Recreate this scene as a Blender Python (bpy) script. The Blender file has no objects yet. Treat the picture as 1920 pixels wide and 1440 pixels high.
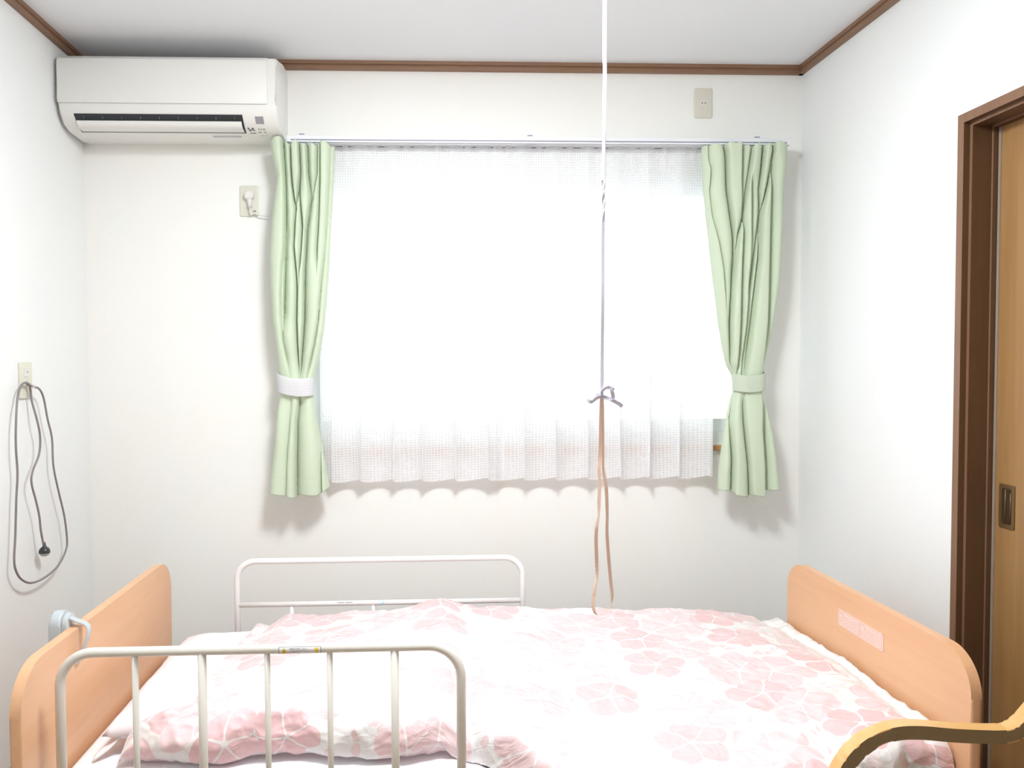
import bpy, bmesh, math, random
from mathutils import Vector, Matrix, noise
random.seed(7)
scene = bpy.context.scene
COL = scene.collection

# ------------------------------------------------------------------ camera
F, PPX, PPY = 1494.0, 857.0, 738.0
YAW, PITCH, ROLL = .042, .0351, -.0054
CAM = Vector((1.2236, -2.9694, 1.2884))
cy, sy, cp, sp, cr, sr = math.cos(YAW), math.sin(YAW), math.cos(PITCH), math.sin(PITCH), math.cos(ROLL), math.sin(ROLL)
FW = Vector((sy*cp, cy*cp, -sp)); R0 = Vector((cy, -sy, 0)); U0 = R0.cross(FW)
RT = cr*R0 + sr*U0; UP = -sr*R0 + cr*U0
cam_d = bpy.data.cameras.new('camera'); cam = bpy.data.objects.new('camera', cam_d); COL.objects.link(cam)
cam.matrix_world = Matrix(((RT.x, UP.x, -FW.x, CAM.x), (RT.y, UP.y, -FW.y, CAM.y), (RT.z, UP.z, -FW.z, CAM.z), (0, 0, 0, 1)))
cam_d.sensor_width = 36; cam_d.lens = F/1920*36
cam_d.shift_x = (960-PPX)/1920; cam_d.shift_y = (PPY-720)/1920
cam_d.clip_start = .02
scene.camera = cam

# ------------------------------------------------------------------ light
scene.view_settings.view_transform = 'Standard'; scene.view_settings.look = 'None'
scene.view_settings.gamma = 1; scene.view_settings.use_curve_mapping = False
scene.view_settings.exposure = -0.68
scene.cycles.use_denoising = True
scene.cycles.max_bounces = 10; scene.cycles.diffuse_bounces = 6
scene.cycles.transparent_max_bounces = 12
scene.cycles.sample_clamp_indirect = 8
world = bpy.data.worlds.new('overcast sky'); scene.world = world; world.use_nodes = True
bg = world.node_tree.nodes['Background']
bg.inputs[0].default_value = (.90, .95, 1, 1); bg.inputs[1].default_value = 4.2

def area(name, loc, size, power, color, rot, shape='RECTANGLE', sizey=None, portal=False, spread=None):
    l = bpy.data.lights.new(name, 'AREA'); l.shape = shape; l.size = size
    if sizey: l.size_y = sizey
    l.energy = power; l.color = color
    if spread: l.spread = spread
    o = bpy.data.objects.new(name, l); o.location = loc; o.rotation_euler = rot; COL.objects.link(o)
    if portal: l.cycles.is_portal = True
    return o
area('window_portal', (1.63, .10, 1.49), 1.73, 1, (1, 1, 1), (math.radians(-90), 0, 0), sizey=1.04, portal=True)
area('ceiling_lamp_light', (1.34, -1.44, 2.34), .42, 50, (.94, .98, 1), (0, 0, 0), shape='DISK')
pl_ = bpy.data.lights.new('ceiling_lamp_glow', 'POINT'); pl_.energy = 45; pl_.shadow_soft_size = .13; pl_.color = (.94, .98, 1)
plo = bpy.data.objects.new('ceiling_lamp_glow', pl_); plo.location = (1.33, -1.52, 2.27); COL.objects.link(plo)

# ------------------------------------------------------------------ helpers
def at(px, py, ax, v):
    d = FW + (px-PPX)/F*RT - (py-PPY)/F*UP
    i = 'xyz'.index(ax); t = (v-CAM[i])/d[i]
    return CAM + d*t

def tag(o, label=None, cat=None, group=None, kind=None):
    if label: o['label'] = label
    if cat: o['category'] = cat
    if group: o['group'] = group
    if kind: o['kind'] = kind
    return o

def thing(name, label, cat, loc=(0, 0, 0), group=None, kind=None):
    o = bpy.data.objects.new(name, None); o.empty_display_size = .05; o.location = loc
    COL.objects.link(o); return tag(o, label, cat, group, kind)

def obj(name, bm, m, parent=None, smooth=False, angle=None):
    me = bpy.data.meshes.new(name)
    bmesh.ops.recalc_face_normals(bm, faces=bm.faces[:])
    bm.to_mesh(me); bm.free()
    for x in (m if isinstance(m, list) else [m]): me.materials.append(x)
    if smooth:
        me.polygons.foreach_set('use_smooth', [True]*len(me.polygons))
        if angle:
            try: me.set_sharp_from_angle(angle=math.radians(angle))
            except Exception: pass
    o = bpy.data.objects.new(name, me); COL.objects.link(o)
    if parent is not None:
        o.parent = parent
        r = parent
        off = Vector(parent.location)
        while r.parent is not None:
            r = r.parent; off += Vector(r.location)
        me.transform(Matrix.Translation(-off))
    return o

def add_box(bm, a, b, bev=0, seg=2, mat=0):
    a, b = Vector(a), Vector(b)
    vs = [bm.verts.new((x, y, z)) for x in (a.x, b.x) for y in (a.y, b.y) for z in (a.z, b.z)]
    fs = [bm.faces.new([vs[i] for i in f]) for f in ((0, 1, 3, 2), (4, 6, 7, 5), (0, 4, 5, 1), (2, 3, 7, 6), (0, 2, 6, 4), (1, 5, 7, 3))]
    for f in fs: f.material_index = mat
    if bev:
        es = list({e for f in fs for e in f.edges})
        bmesh.ops.bevel(bm, geom=es, offset=bev, segments=seg, profile=.5, affect='EDGES')
    return bm

def box(a, b, bev=0, seg=2):
    return add_box(bmesh.new(), a, b, bev, seg)

def catmull(pts, n=8, closed=False):
    P = [Vector(p) for p in pts]; out = []
    m = len(P)
    for i in range(m if closed else m-1):
        if closed: p0, p1, p2, p3 = P[(i-1) % m], P[i], P[(i+1) % m], P[(i+2) % m]
        else: p0, p1, p2, p3 = P[max(i-1, 0)], P[i], P[i+1], P[min(i+2, m-1)]
        for k in range(n):
            t = k/n
            out.append(.5*((2*p1)+(p2-p0)*t+(2*p0-5*p1+4*p2-p3)*t*t+(3*p1-p0-3*p2+p3)*t**3))
    if not closed: out.append(P[-1])
    return out

def add_tube(bm, pts, r, seg=12, closed=False, cap=True):
    P = [Vector(p) for p in pts]; n = len(P); rings = []
    rr = r if isinstance(r, (list, tuple)) else [r]*n
    T = [((P[(i+1) % n] if closed else P[min(i+1, n-1)]) - (P[i-1] if closed else P[max(i-1, 0)])).normalized() for i in range(n)]
    up = Vector((0, 0, 1)) if abs(T[0].z) < .9 else Vector((0, 1, 0))
    nrm = (up - T[0]*up.dot(T[0])).normalized()
    for i in range(n):
        nrm = (nrm - T[i]*nrm.dot(T[i])).normalized(); b = T[i].cross(nrm)
        rings.append([bm.verts.new(P[i] + (nrm*math.cos(a)+b*math.sin(a))*rr[i]) for a in [2*math.pi*k/seg for k in range(seg)]])
    for i in range(n if closed else n-1):
        A, B = rings[i], rings[(i+1) % n]
        for k in range(seg):
            bm.faces.new((A[k], A[(k+1) % seg], B[(k+1) % seg], B[k]))
    if cap and not closed:
        bm.faces.new(rings[0][::-1]); bm.faces.new(rings[-1])
    return bm

def tube(pts, r, seg=12, closed=False): return add_tube(bmesh.new(), pts, r, seg, closed)

def add_sweep(bm, pts, prof, frame, cap=True):
    """prof: list of (a,b) ; frame(i)->(point, A, B)"""
    rings = []
    for i in range(len(pts)):
        p, A, B = frame(i)
        rings.append([bm.verts.new(Vector(p)+A*a+B*b) for a, b in prof])
    m = len(prof)
    for i in range(len(rings)-1):
        for k in range(m):
            bm.faces.new((rings[i][k], rings[i][(k+1) % m], rings[i+1][(k+1) % m], rings[i+1][k]))
    if cap: bm.faces.new(rings[0][::-1]); bm.faces.new(rings[-1])
    return bm

def add_prism(bm, poly, axis, a, b, bev=0, seg=2, mat=0):
    def P(u, v, w):
        return {'x': (w, u, v), 'y': (u, w, v), 'z': (u, v, w)}[axis]
    A = [bm.verts.new(P(u, v, a)) for u, v in poly]; B = [bm.verts.new(P(u, v, b)) for u, v in poly]
    n = len(poly); fs = [bm.faces.new(A[::-1]), bm.faces.new(B)]
    caps = list(fs)
    for i in range(n): fs.append(bm.faces.new((A[i], A[(i+1) % n], B[(i+1) % n], B[i])))
    for f in fs: f.material_index = mat
    if bev:
        es = list({e for f in caps for e in f.edges})
        bmesh.ops.bevel(bm, geom=es, offset=bev, segments=seg, profile=.5, affect='EDGES')
    return bm

def prism(poly, axis, a, b, bev=0, seg=2): return add_prism(bmesh.new(), poly, axis, a, b, bev, seg)

def rrect(u0, v0, u1, v1, r, n=6):
    out = []
    for cx_, cy_, a0 in ((u1-r, v1-r, 0), (u0+r, v1-r, 90), (u0+r, v0+r, 180), (u1-r, v0+r, 270)):
        for k in range(n+1):
            a = math.radians(a0+90*k/n); out.append((cx_+r*math.cos(a), cy_+r*math.sin(a)))
    return out

def interp(x, pts):
    if x <= pts[0][0]: return pts[0][1]
    for (x0, y0), (x1, y1) in zip(pts, pts[1:]):
        if x <= x1: return y0+(y1-y0)*(x-x0)/(x1-x0)
    return pts[-1][1]

def sstep(a, b, x):
    t = min(1, max(0, (x-a)/(b-a))); return t*t*(3-2*t)

# ------------------------------------------------------------------ materials
def newmat(name):
    m = bpy.data.materials.new(name); m.use_nodes = True
    nt = m.node_tree; b = nt.nodes['Principled BSDF']; return m, nt, b

class NB:
    def __init__(s, nt): s.nt = nt
    def n(s, t, **k):
        x = s.nt.nodes.new(t)
        for a, v in k.items(): setattr(x, a, v)
        return x
    def l(s, a, b): s.nt.links.new(a, b)
    def m(s, op, a, b=None, c=None, clamp=False):
        x = s.n('ShaderNodeMath', operation=op, use_clamp=clamp)
        for i, v in enumerate((a, b, c)):
            if v is None: continue
            if isinstance(v, (int, float)): x.inputs[i].default_value = v
            else: s.l(v, x.inputs[i])
        return x.outputs[0]
    def mix(s, f, a, b, mode='MIX'):
        x = s.n('ShaderNodeMix', data_type='RGBA', blend_type=mode)
        for i, v in ((0, f), (6, a), (7, b)):
            if isinstance(v, (int, float)): x.inputs[i].default_value = v
            elif isinstance(v, tuple): x.inputs[i].default_value = (*v[:3], 1)
            else: s.l(v, x.inputs[i])
        return x.outputs[2]

def plain(name, col, rough=.5, metal=0, var=.03, scale=30, bump=0, bscale=200, coat=0, spec=None):
    m, nt, b = newmat(name); N = NB(nt)
    tc = N.n('ShaderNodeTexCoord'); nz = N.n('ShaderNodeTexNoise'); nz.inputs['Scale'].default_value = scale
    nz.inputs['Detail'].default_value = 4
    N.l(tc.outputs['Object'], nz.inputs['Vector'])
    dk = tuple(c*(1-var*2) for c in col); lt = tuple(min(1, c*(1+var)) for c in col)
    N.l(N.mix(nz.outputs[0], dk, lt), b.inputs['Base Color'])
    b.inputs['Roughness'].default_value = rough; b.inputs['Metallic'].default_value = metal
    if spec is not None: b.inputs['Specular IOR Level'].default_value = spec
    if coat: b.inputs['Coat Weight'].default_value = coat
    if bump:
        n2 = N.n('ShaderNodeTexNoise'); n2.inputs['Scale'].default_value = bscale; n2.inputs['Detail'].default_value = 3
        N.l(tc.outputs['Object'], n2.inputs['Vector'])
        bp = N.n('ShaderNodeBump'); bp.inputs['Strength'].default_value = bump; bp.inputs['Distance'].default_value = .002
        N.l(n2.outputs[0], bp.inputs['Height']); N.l(bp.outputs[0], b.inputs['Normal'])
    return m

def wood(name, c1, c2, stretch=(1, .06, 1), scale=60, rough=.4, fine=.5, bump=.05, coat=0):
    m, nt, b = newmat(name); N = NB(nt)
    tc = N.n('ShaderNodeTexCoord'); mp = N.n('ShaderNodeMapping'); mp.inputs['Scale'].default_value = stretch
    N.l(tc.outputs['Object'], mp.inputs['Vector'])
    n1 = N.n('ShaderNodeTexNoise'); n1.inputs['Scale'].default_value = scale; n1.inputs['Detail'].default_value = 6
    n1.inputs['Distortion'].default_value = .3
    n2 = N.n('ShaderNodeTexNoise'); n2.inputs['Scale'].default_value = scale*.12; n2.inputs['Detail'].default_value = 3
    N.l(mp.outputs[0], n1.inputs['Vector']); N.l(mp.outputs[0], n2.inputs['Vector'])
    f = N.m('ADD', N.m('MULTIPLY', n1.outputs[0], fine), N.m('MULTIPLY', n2.outputs[0], 1-fine))
    f = N.m('MULTIPLY_ADD', N.m('SUBTRACT', f, .5), 2.2, .5, clamp=True)
    N.l(N.mix(f, c1, c2), b.inputs['Base Color'])
    b.inputs['Roughness'].default_value = rough
    if coat: b.inputs['Coat Weight'].default_value = coat; b.inputs['Coat Roughness'].default_value = .2
    bp = N.n('ShaderNodeBump'); bp.inputs['Strength'].default_value = bump; bp.inputs['Distance'].default_value = .001
    N.l(n1.outputs[0], bp.inputs['Height']); N.l(bp.outputs[0], b.inputs['Normal'])
    return m

def wallpaper(name, base, warm):
    m, nt, b = newmat(name); N = NB(nt)
    tc = N.n('ShaderNodeTexCoord')
    n1 = N.n('ShaderNodeTexNoise'); n1.inputs['Scale'].default_value = 5.5; n1.inputs['Detail'].default_value = 5; n1.inputs['Roughness'].default_value = .65
    mp = N.n('ShaderNodeMapping'); mp.inputs['Scale'].default_value = (1, 1, .45)
    N.l(tc.outputs['Object'], mp.inputs['Vector']); N.l(mp.outputs[0], n1.inputs['Vector'])
    f = N.m('MULTIPLY_ADD', N.m('SUBTRACT', n1.outputs[0], .5), 2.4, .5, clamp=True)
    N.l(N.mix(f, base, warm), b.inputs['Base Color'])
    b.inputs['Roughness'].default_value = .85
    b.inputs['Specular IOR Level'].default_value = .1
    n2 = N.n('ShaderNodeTexNoise'); n2.inputs['Scale'].default_value = 160; n2.inputs['Detail'].default_value = 4
    N.l(tc.outputs['Object'], n2.inputs['Vector'])
    bp = N.n('ShaderNodeBump'); bp.inputs['Strength'].default_value = .2; bp.inputs['Distance'].default_value = .002
    N.l(n2.outputs[0], bp.inputs['Height']); N.l(bp.outputs[0], b.inputs['Normal'])
    return m

M = {}
M['wall'] = wallpaper('cream_wallpaper', (.875, .882, .862), (.89, .872, .832))
M['wall_side'] = wallpaper('pale_wallpaper', (.825, .845, .85), (.84, .845, .835))
M['ceil'] = plain('ceiling_paper', (.85, .875, .905), .9, bump=.08, bscale=120, var=.01, scale=4)
M['front'] = plain('far_room_wall', (.74, .73, .71), .8, var=.05, scale=3)
M['trim'] = wood('brown_trim', (.20, .105, .06), (.28, .155, .09), (.06, .06, 1), 90, .45)
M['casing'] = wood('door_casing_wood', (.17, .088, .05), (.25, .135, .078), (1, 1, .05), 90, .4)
M['casing_shaded'] = wood('shaded_casing_wood', (.085, .042, .018), (.12, .06, .026), (1, 1, .05), 90, .5)  # casing wood again, darkened: shade of the reveals put into the colour
M['door'] = wood('door_panel_wood', (.26, .135, .045), (.37, .21, .085), (1, 1, .05), 60, .35)
M['beech'] = wood('beech_laminate', (.68, .375, .20), (.78, .46, .265), (1, .07, 1), 55, .38, coat=.15)
M['birch'] = wood('bent_birch', (.62, .34, .12), (.72, .43, .17), (.08, 1, 1), 60, .3, coat=.2)
M['floor'] = wood('floor_boards', (.30, .20, .12), (.42, .29, .18), (.05, 1, 1), 40, .4)
M['sill'] = wood('sill_wood', (.42, .22, .10), (.55, .31, .15), (.06, 1, 1), 60, .4)
M['acbody'] = plain('aged_white_plastic', (.80, .795, .765), .35, var=.01, scale=5)
M['acdark'] = plain('dark_outlet', (.02, .024, .028), .5)
M['acgrey'] = plain('grey_display', (.32, .32, .33), .3)
M['ink'] = plain('grey_print', (.16, .16, .17), .6)
M['cream'] = plain('cream_plastic', (.70, .68, .58), .35, var=.01)
M['creamlt'] = plain('pale_plastic', (.74, .72, .68), .35, var=.01)
M['plugw'] = plain('white_plastic', (.78, .75, .72), .35, var=.01)
M['black'] = plain('black_rubber', (.035, .04, .045), .35)
M['greycord'] = plain('grey_cord', (.24, .21, .22), .45)
M['chrome'] = plain('chrome', (.75, .75, .76), .2, metal=1, var=.01)
M['enamel'] = plain('cream_enamel', (.72, .69, .63), .28, var=.01, coat=.3)
M['enamelw'] = plain('white_enamel', (.83, .815, .815), .28, var=.01, coat=.3)
M['rail'] = plain('white_rail', (.78, .79, .83), .35, var=.01)
M['railgap'] = plain('rail_slot', (.26, .27, .34), .5)
M['alu'] = plain('white_aluminium', (.80, .83, .82), .4, var=.01)
M['greyplas'] = plain('blue_grey_plastic', (.50, .54, .56), .4, var=.02)
M['sheet'] = plain('white_sheet', (.86, .85, .88), .85, var=.015, scale=6, bump=.25, bscale=25, spec=.1)
M['pillow'] = plain('pillow_cotton', (.88, .82, .85), .85, var=.02, scale=6, bump=.25, bscale=25, spec=.1)
M['frame'] = plain('bed_steel', (.55, .52, .48), .4)
M['bronze'] = plain('bronze_handle', (.30, .20, .10), .35, metal=.8)
M['bronzed'] = plain('dark_bronze', (.09, .055, .03), .4, metal=.6)
M['metalstrip'] = plain('edge_strip', (.42, .34, .27), .35, metal=.3)
M['label'] = plain('label_white', (.80, .79, .80), .4, var=.01)
M['labelgrey'] = plain('label_grey', (.50, .49, .50), .5)
M['yellow'] = plain('label_yellow', (.78, .58, .08), .5)
M['blue'] = plain('label_blue', (.35, .62, .78), .5)
M['labelpink'] = plain('clear_label_print', (.86, .70, .68), .4, var=.01)
M['labelbase'] = plain('clear_label', (.78, .52, .42), .3, var=.01)
M['seat'] = plain('beige_fabric', (.48, .40, .30), .9)

def ply_shaded():
    m, nt, b = newmat('shaded_plywood_edge'); N = NB(nt)
    uv = N.n('ShaderNodeUVMap'); sx = N.n('ShaderNodeSeparateXYZ'); N.l(uv.outputs[0], sx.inputs[0])
    nz = N.n('ShaderNodeTexNoise'); nz.inputs['Scale'].default_value = 18
    mp = N.n('ShaderNodeMapping'); mp.inputs['Scale'].default_value = (2, 14, 1)
    N.l(uv.outputs[0], mp.inputs[0]); N.l(mp.outputs[0], nz.inputs['Vector'])
    w = N.m('SINE', N.m('MULTIPLY', sx.outputs[1], 2*math.pi*8))
    f = N.m('MULTIPLY_ADD', w, .28, .5); f = N.m('ADD', f, N.m('MULTIPLY', N.m('SUBTRACT', nz.outputs[0], .5), .9), clamp=True)
    N.l(N.mix(f, (.11, .065, .025), (.22, .14, .055)), b.inputs['Base Color']); b.inputs['Roughness'].default_value = .5  # ply lines, with the shade of the arm's side darkened into the colour
    return m
M['ply_shaded'] = ply_shaded()

def cloth(name, c1, c2, trans=.25, weave=900):
    m, nt, b = newmat(name); N = NB(nt)
    uv = N.n('ShaderNodeTexCoord')
    nz = N.n('ShaderNodeTexNoise'); nz.inputs['Scale'].default_value = 8; N.l(uv.outputs['Object'], nz.inputs['Vector'])
    col = N.mix(nz.outputs[0], c1, c2)
    N.l(col, b.inputs['Base Color']); b.inputs['Roughness'].default_value = .8; b.inputs['Specular IOR Level'].default_value = .15
    b.inputs['Sheen Weight'].default_value = .2
    n2 = N.n('ShaderNodeTexNoise'); n2.inputs['Scale'].default_value = weave*.3; N.l(uv.outputs['Object'], n2.inputs['Vector'])
    bp = N.n('ShaderNodeBump'); bp.inputs['Strength'].default_value = .1; bp.inputs['Distance'].default_value = .001
    N.l(n2.outputs[0], bp.inputs['Height']); N.l(bp.outputs[0], b.inputs['Normal'])
    tr = N.n('ShaderNodeBsdfTranslucent'); N.l(col, tr.inputs[0])
    mx = N.n('ShaderNodeMixShader'); mx.inputs[0].default_value = trans
    N.l(b.outputs[0], mx.inputs[1]); N.l(tr.outputs[0], mx.inputs[2])
    N.l(mx.outputs[0], nt.nodes['Material Output'].inputs[0])
    return m
M['green'] = cloth('green_curtain_cloth', (.645, .735, .565), (.695, .78, .615), .16)
M['greentie'] = cloth('green_tie_cloth', (.60, .68, .54), (.66, .73, .60), .15)
M['ribbon'] = cloth('beige_ribbon', (.82, .66, .56), (.88, .73, .63), .45)
M['ribbonw'] = cloth('white_ribbon', (.68, .65, .74), (.74, .71, .79), .25)

def waffle(name, cell=.0092, hole=.46, dens_hole=.66, dens=.99, base=(.96, .965, .98)):
    m, nt, b = newmat(name); N = NB(nt)
    uv = N.n('ShaderNodeUVMap'); sx = N.n('ShaderNodeSeparateXYZ'); N.l(uv.outputs[0], sx.inputs[0])
    def cellmask(o):
        f = N.m('FRACT', N.m('DIVIDE', o, cell)); d = N.m('ABSOLUTE', N.m('SUBTRACT', f, .5))
        return N.m('SUBTRACT', 1, N.m('SMOOTH_MAX', 0, 0, 0)) if False else N.m('LESS_THAN', d, hole/2)
    h = N.m('MULTIPLY', cellmask(sx.outputs[0]), cellmask(sx.outputs[1]))
    alpha = N.m('MULTIPLY_ADD', h, dens_hole-dens, dens)
    df = N.n('ShaderNodeBsdfDiffuse'); df.inputs[0].default_value = (*base, 1)
    tr = N.n('ShaderNodeBsdfTranslucent'); tr.inputs[0].default_value = (*base, 1)
    mx = N.n('ShaderNodeMixShader'); mx.inputs[0].default_value = .45
    N.l(df.outputs[0], mx.inputs[1]); N.l(tr.outputs[0], mx.inputs[2])
    tp = N.n('ShaderNodeBsdfTransparent')
    m2 = N.n('ShaderNodeMixShader'); N.l(alpha, m2.inputs[0]); N.l(tp.outputs[0], m2.inputs[1]); N.l(mx.outputs[0], m2.inputs[2])
    N.l(m2.outputs[0], nt.nodes['Material Output'].inputs[0])
    return m
M['lace'] = waffle('waffle_lace')
M['lacetie'] = waffle('lace_band', dens_hole=.9, dens=1.0, base=(.90, .89, .92))

def glass():
    m, nt, b = newmat('window_glass'); N = NB(nt)
    gl = N.n('ShaderNodeBsdfGlossy'); gl.inputs['Roughness'].default_value = .02
    tp = N.n('ShaderNodeBsdfTransparent'); tp.inputs[0].default_value = (.96, .98, .97, 1)
    fr = N.n('ShaderNodeFresnel'); fr.inputs[0].default_value = 1.45
    mx = N.n('ShaderNodeMixShader'); N.l(fr.outputs[0], mx.inputs[0]); N.l(tp.outputs[0], mx.inputs[1]); N.l(gl.outputs[0], mx.inputs[2])
    N.l(mx.outputs[0], nt.nodes['Material Output'].inputs[0]); return m
M['glass'] = glass()

def duvet_mat():
    m, nt, b = newmat('floral_duvet_cloth'); N = NB(nt)
    uv = N.n('ShaderNodeUVMap')
    def layer(scale, rad, lobes, pc, pa, pb, off, rnd, keep, centre=0):
        mp = N.n('ShaderNodeMapping'); mp.inputs['Location'].default_value = off
        N.l(uv.outputs[0], mp.inputs[0])
        # slight warp so that no two blooms are identical
        wz = N.n('ShaderNodeTexNoise'); wz.inputs['Scale'].default_value = 9; N.l(mp.outputs[0], wz.inputs['Vector'])
        va = N.n('ShaderNodeVectorMath', operation='MULTIPLY_ADD'); N.l(wz.outputs['Color'], va.inputs[0])
        va.inputs[1].default_value = (.035, .035, 0); N.l(mp.outputs[0], va.inputs[2])
        v = N.n('ShaderNodeTexVoronoi', voronoi_dimensions='2D'); v.inputs['Scale'].default_value = scale
        v.inputs['Randomness'].default_value = rnd; N.l(va.outputs[0], v.inputs['Vector'])
        d = N.n('ShaderNodeVectorMath', operation='SUBTRACT'); N.l(va.outputs[0], d.inputs[0]); N.l(v.outputs['Position'], d.inputs[1])
        s = N.n('ShaderNodeSeparateXYZ'); N.l(d.outputs[0], s.inputs[0])
        c = N.n('ShaderNodeSeparateColor'); N.l(v.outputs['Color'], c.inputs[0])
        r = N.m('SQRT', N.m('ADD', N.m('MULTIPLY', s.outputs[0], s.outputs[0]), N.m('MULTIPLY', s.outputs[1], s.outputs[1])))
        th = N.m('ADD', N.m('ARCTAN2', s.outputs[1], s.outputs[0]), N.m('MULTIPLY', c.outputs[0], 6.28))
        R_ = N.m('MULTIPLY_ADD', c.outputs[1], rad*.3, rad*.85)
        ph = N.m('WRAP', th, math.pi/lobes, -math.pi/lobes)
        ex = N.m('DIVIDE', N.m('SUBTRACT', N.m('MULTIPLY', r, N.m('COSINE', ph)), N.m('MULTIPLY', R_, pc)), N.m('MULTIPLY', R_, pa))
        ey = N.m('DIVIDE', N.m('MULTIPLY', r, N.m('SINE', ph)), N.m('MULTIPLY', R_, pb))
        gap = N.m('MULTIPLY', r, N.m('SINE', N.m('SUBTRACT', math.pi/lobes, N.m('ABSOLUTE', ph)))) if lobes > 2 else None
        el = N.m('SQRT', N.m('ADD', N.m('MULTIPLY', ex, ex), N.m('MULTIPLY', ey, ey)))
        inside = N.m('MULTIPLY_ADD', N.m('SUBTRACT', 1, el), 18, .5, clamp=True)
        if gap is not None: inside = N.m('MULTIPLY', inside, N.m('MULTIPLY_ADD', N.m('SUBTRACT', gap, .0020), 600, .5, clamp=True))
        lim = R_
        inside = N.m('MULTIPLY', inside, N.m('LESS_THAN', c.outputs[2], keep))
        if centre: inside = N.m('MULTIPLY', inside, N.m('MULTIPLY_ADD', N.m('SUBTRACT', r, centre), 500, .5, clamp=True))
        return inside, c.outputs[1], N.m('MULTIPLY_ADD', N.m('SUBTRACT', N.m('MULTIPLY', lim, 1.10), r), 500, .5, clamp=True)
    A, ca, Ao = layer(5.6, .098, 5, .54, .46, .42, (0, 0, 0), .75, 1.1, .006)
    B, cb, Bo = layer(12, .036, 2, .5, .46, .36, (3.3, 1.7, 0), .8, .9)
    C_, cc, Co = layer(19, .018, 1, .0, .75, .6, (7.1, 4.2, 0), .9, .6)
    B = N.m('MULTIPLY', B, N.m('SUBTRACT', 1, Ao)); C_ = N.m('MULTIPLY', C_, N.m('MULTIPLY', N.m('SUBTRACT', 1, Ao), N.m('SUBTRACT', 1, Bo)))
    k = N.m('MAXIMUM', A, N.m('MAXIMUM', B, C_))
    tone = N.mix(ca, (.85, .55, .565), (.895, .73, .745))
    tone2 = N.mix(cb, (.87, .63, .645), (.90, .77, .78))
    tone = N.mix(A, tone2, tone)
    su = N.n('ShaderNodeSeparateXYZ'); N.l(uv.outputs[0], su.inputs[0])
    wv = N.m('MULTIPLY', N.m('SINE', N.m('MULTIPLY', su.outputs[1], 5.0)), .012)
    hem = N.m('MULTIPLY', N.m('LESS_THAN', N.m('ADD', su.outputs[0], wv), 2.318), 1.0)
    hem = N.m('MAXIMUM', hem, N.m('GREATER_THAN', su.outputs[1], .93))
    k = N.m('MULTIPLY', k, hem)
    col = N.mix(k, (.90, .87, .865), tone)
    N.l(col, b.inputs['Base Color']); b.inputs['Roughness'].default_value = .55; b.inputs['Specular IOR Level'].default_value = .7; b.inputs['Sheen Weight'].default_value = 1.0; b.inputs['Sheen Roughness'].default_value = .4
    mp = N.n('ShaderNodeMapping'); mp.inputs['Scale'].default_value = (1, 1.5, 1); mp.inputs['Rotation'].default_value = (0, 0, .6)
    N.l(uv.outputs[0], mp.inputs[0])
    n1 = N.n('ShaderNodeTexNoise'); n1.inputs['Scale'].default_value = 11; n1.inputs['Detail'].default_value = 3; n1.inputs['Distortion'].default_value = 1.2
    N.l(mp.outputs[0], n1.inputs['Vector'])
    rg = N.m('SUBTRACT', 1, N.m('MULTIPLY', N.m('ABSOLUTE', N.m('SUBTRACT', n1.outputs[0], .5)), 4))
    bp = N.n('ShaderNodeBump'); bp.inputs['Strength'].default_value = .32; bp.inputs['Distance'].default_value = .007
    N.l(rg, bp.inputs['Height']); N.l(bp.outputs[0], b.inputs['Normal'])
    tr = N.n('ShaderNodeBsdfTranslucent'); N.l(col, tr.inputs[0])
    mx = N.n('ShaderNodeMixShader'); mx.inputs[0].default_value = .08
    N.l(b.outputs[0], mx.inputs[1]); N.l(tr.outputs[0], mx.inputs[2])
    N.l(mx.outputs[0], nt.nodes['Material Output'].inputs[0])
    return m
M['duvet'] = duvet_mat()

# ------------------------------------------------------------------ room shell
W, H, YF = 2.65, 2.40, -3.75
WX0, WX1, WZ0, WZ1 = .765, 2.495, .985, 2.005
DY0, DY1, DZ = -1.78, -.935, 1.905      # door opening in the right wall

bm = bmesh.new()
add_box(bm, (-.12, 0, 0), (WX0, .14, H)); add_box(bm, (WX1, 0, 0), (W+.12, .14, H))
add_box(bm, (WX0, 0, 0), (WX1, .14, WZ0)); add_box(bm, (WX0, 0, WZ1), (WX1, .14, H))
tag(obj('wall_back', bm, M['wall']), 'cream papered wall with the curtained window', kind='structure')
tag(obj('wall_left', box((-.12, YF, 0), (0, 0, H)), M['wall_side']), 'pale papered wall with the grey cord', kind='structure')
bm = bmesh.new()
add_box(bm, (W, DY1+.024, 0), (W+.14, 0, H)); add_box(bm, (W, YF, 0), (W+.14, DY0-.024, H)); add_box(bm, (W, DY0-.024, DZ+.024), (W+.14, DY1+.024, H))
tag(obj('wall_right', bm, M['wall_side']), 'pale papered wall with the sliding door', kind='structure')
tag(obj('wall_front', box((-.12, YF-.12, 0), (W+.14, YF, H)), M['front']), 'wall behind the viewpoint', kind='structure')
tag(obj('ceiling', box((-.12, YF-.12, H), (W+.14, .14, H+.1)), M['ceil']), 'plain pale ceiling', kind='structure')
tag(obj('floor', box((-.12, YF-.12, -.1), (W+.9, .14, 0)), M['floor']), 'brown wooden floor', kind='structure')
# closes the space behind the sliding door
tag(obj('wall_passage', box((W+.14, YF, 0), (W+.2, 0, H)), M['front']), 'wall of the passage behind the door', kind='structure')

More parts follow.
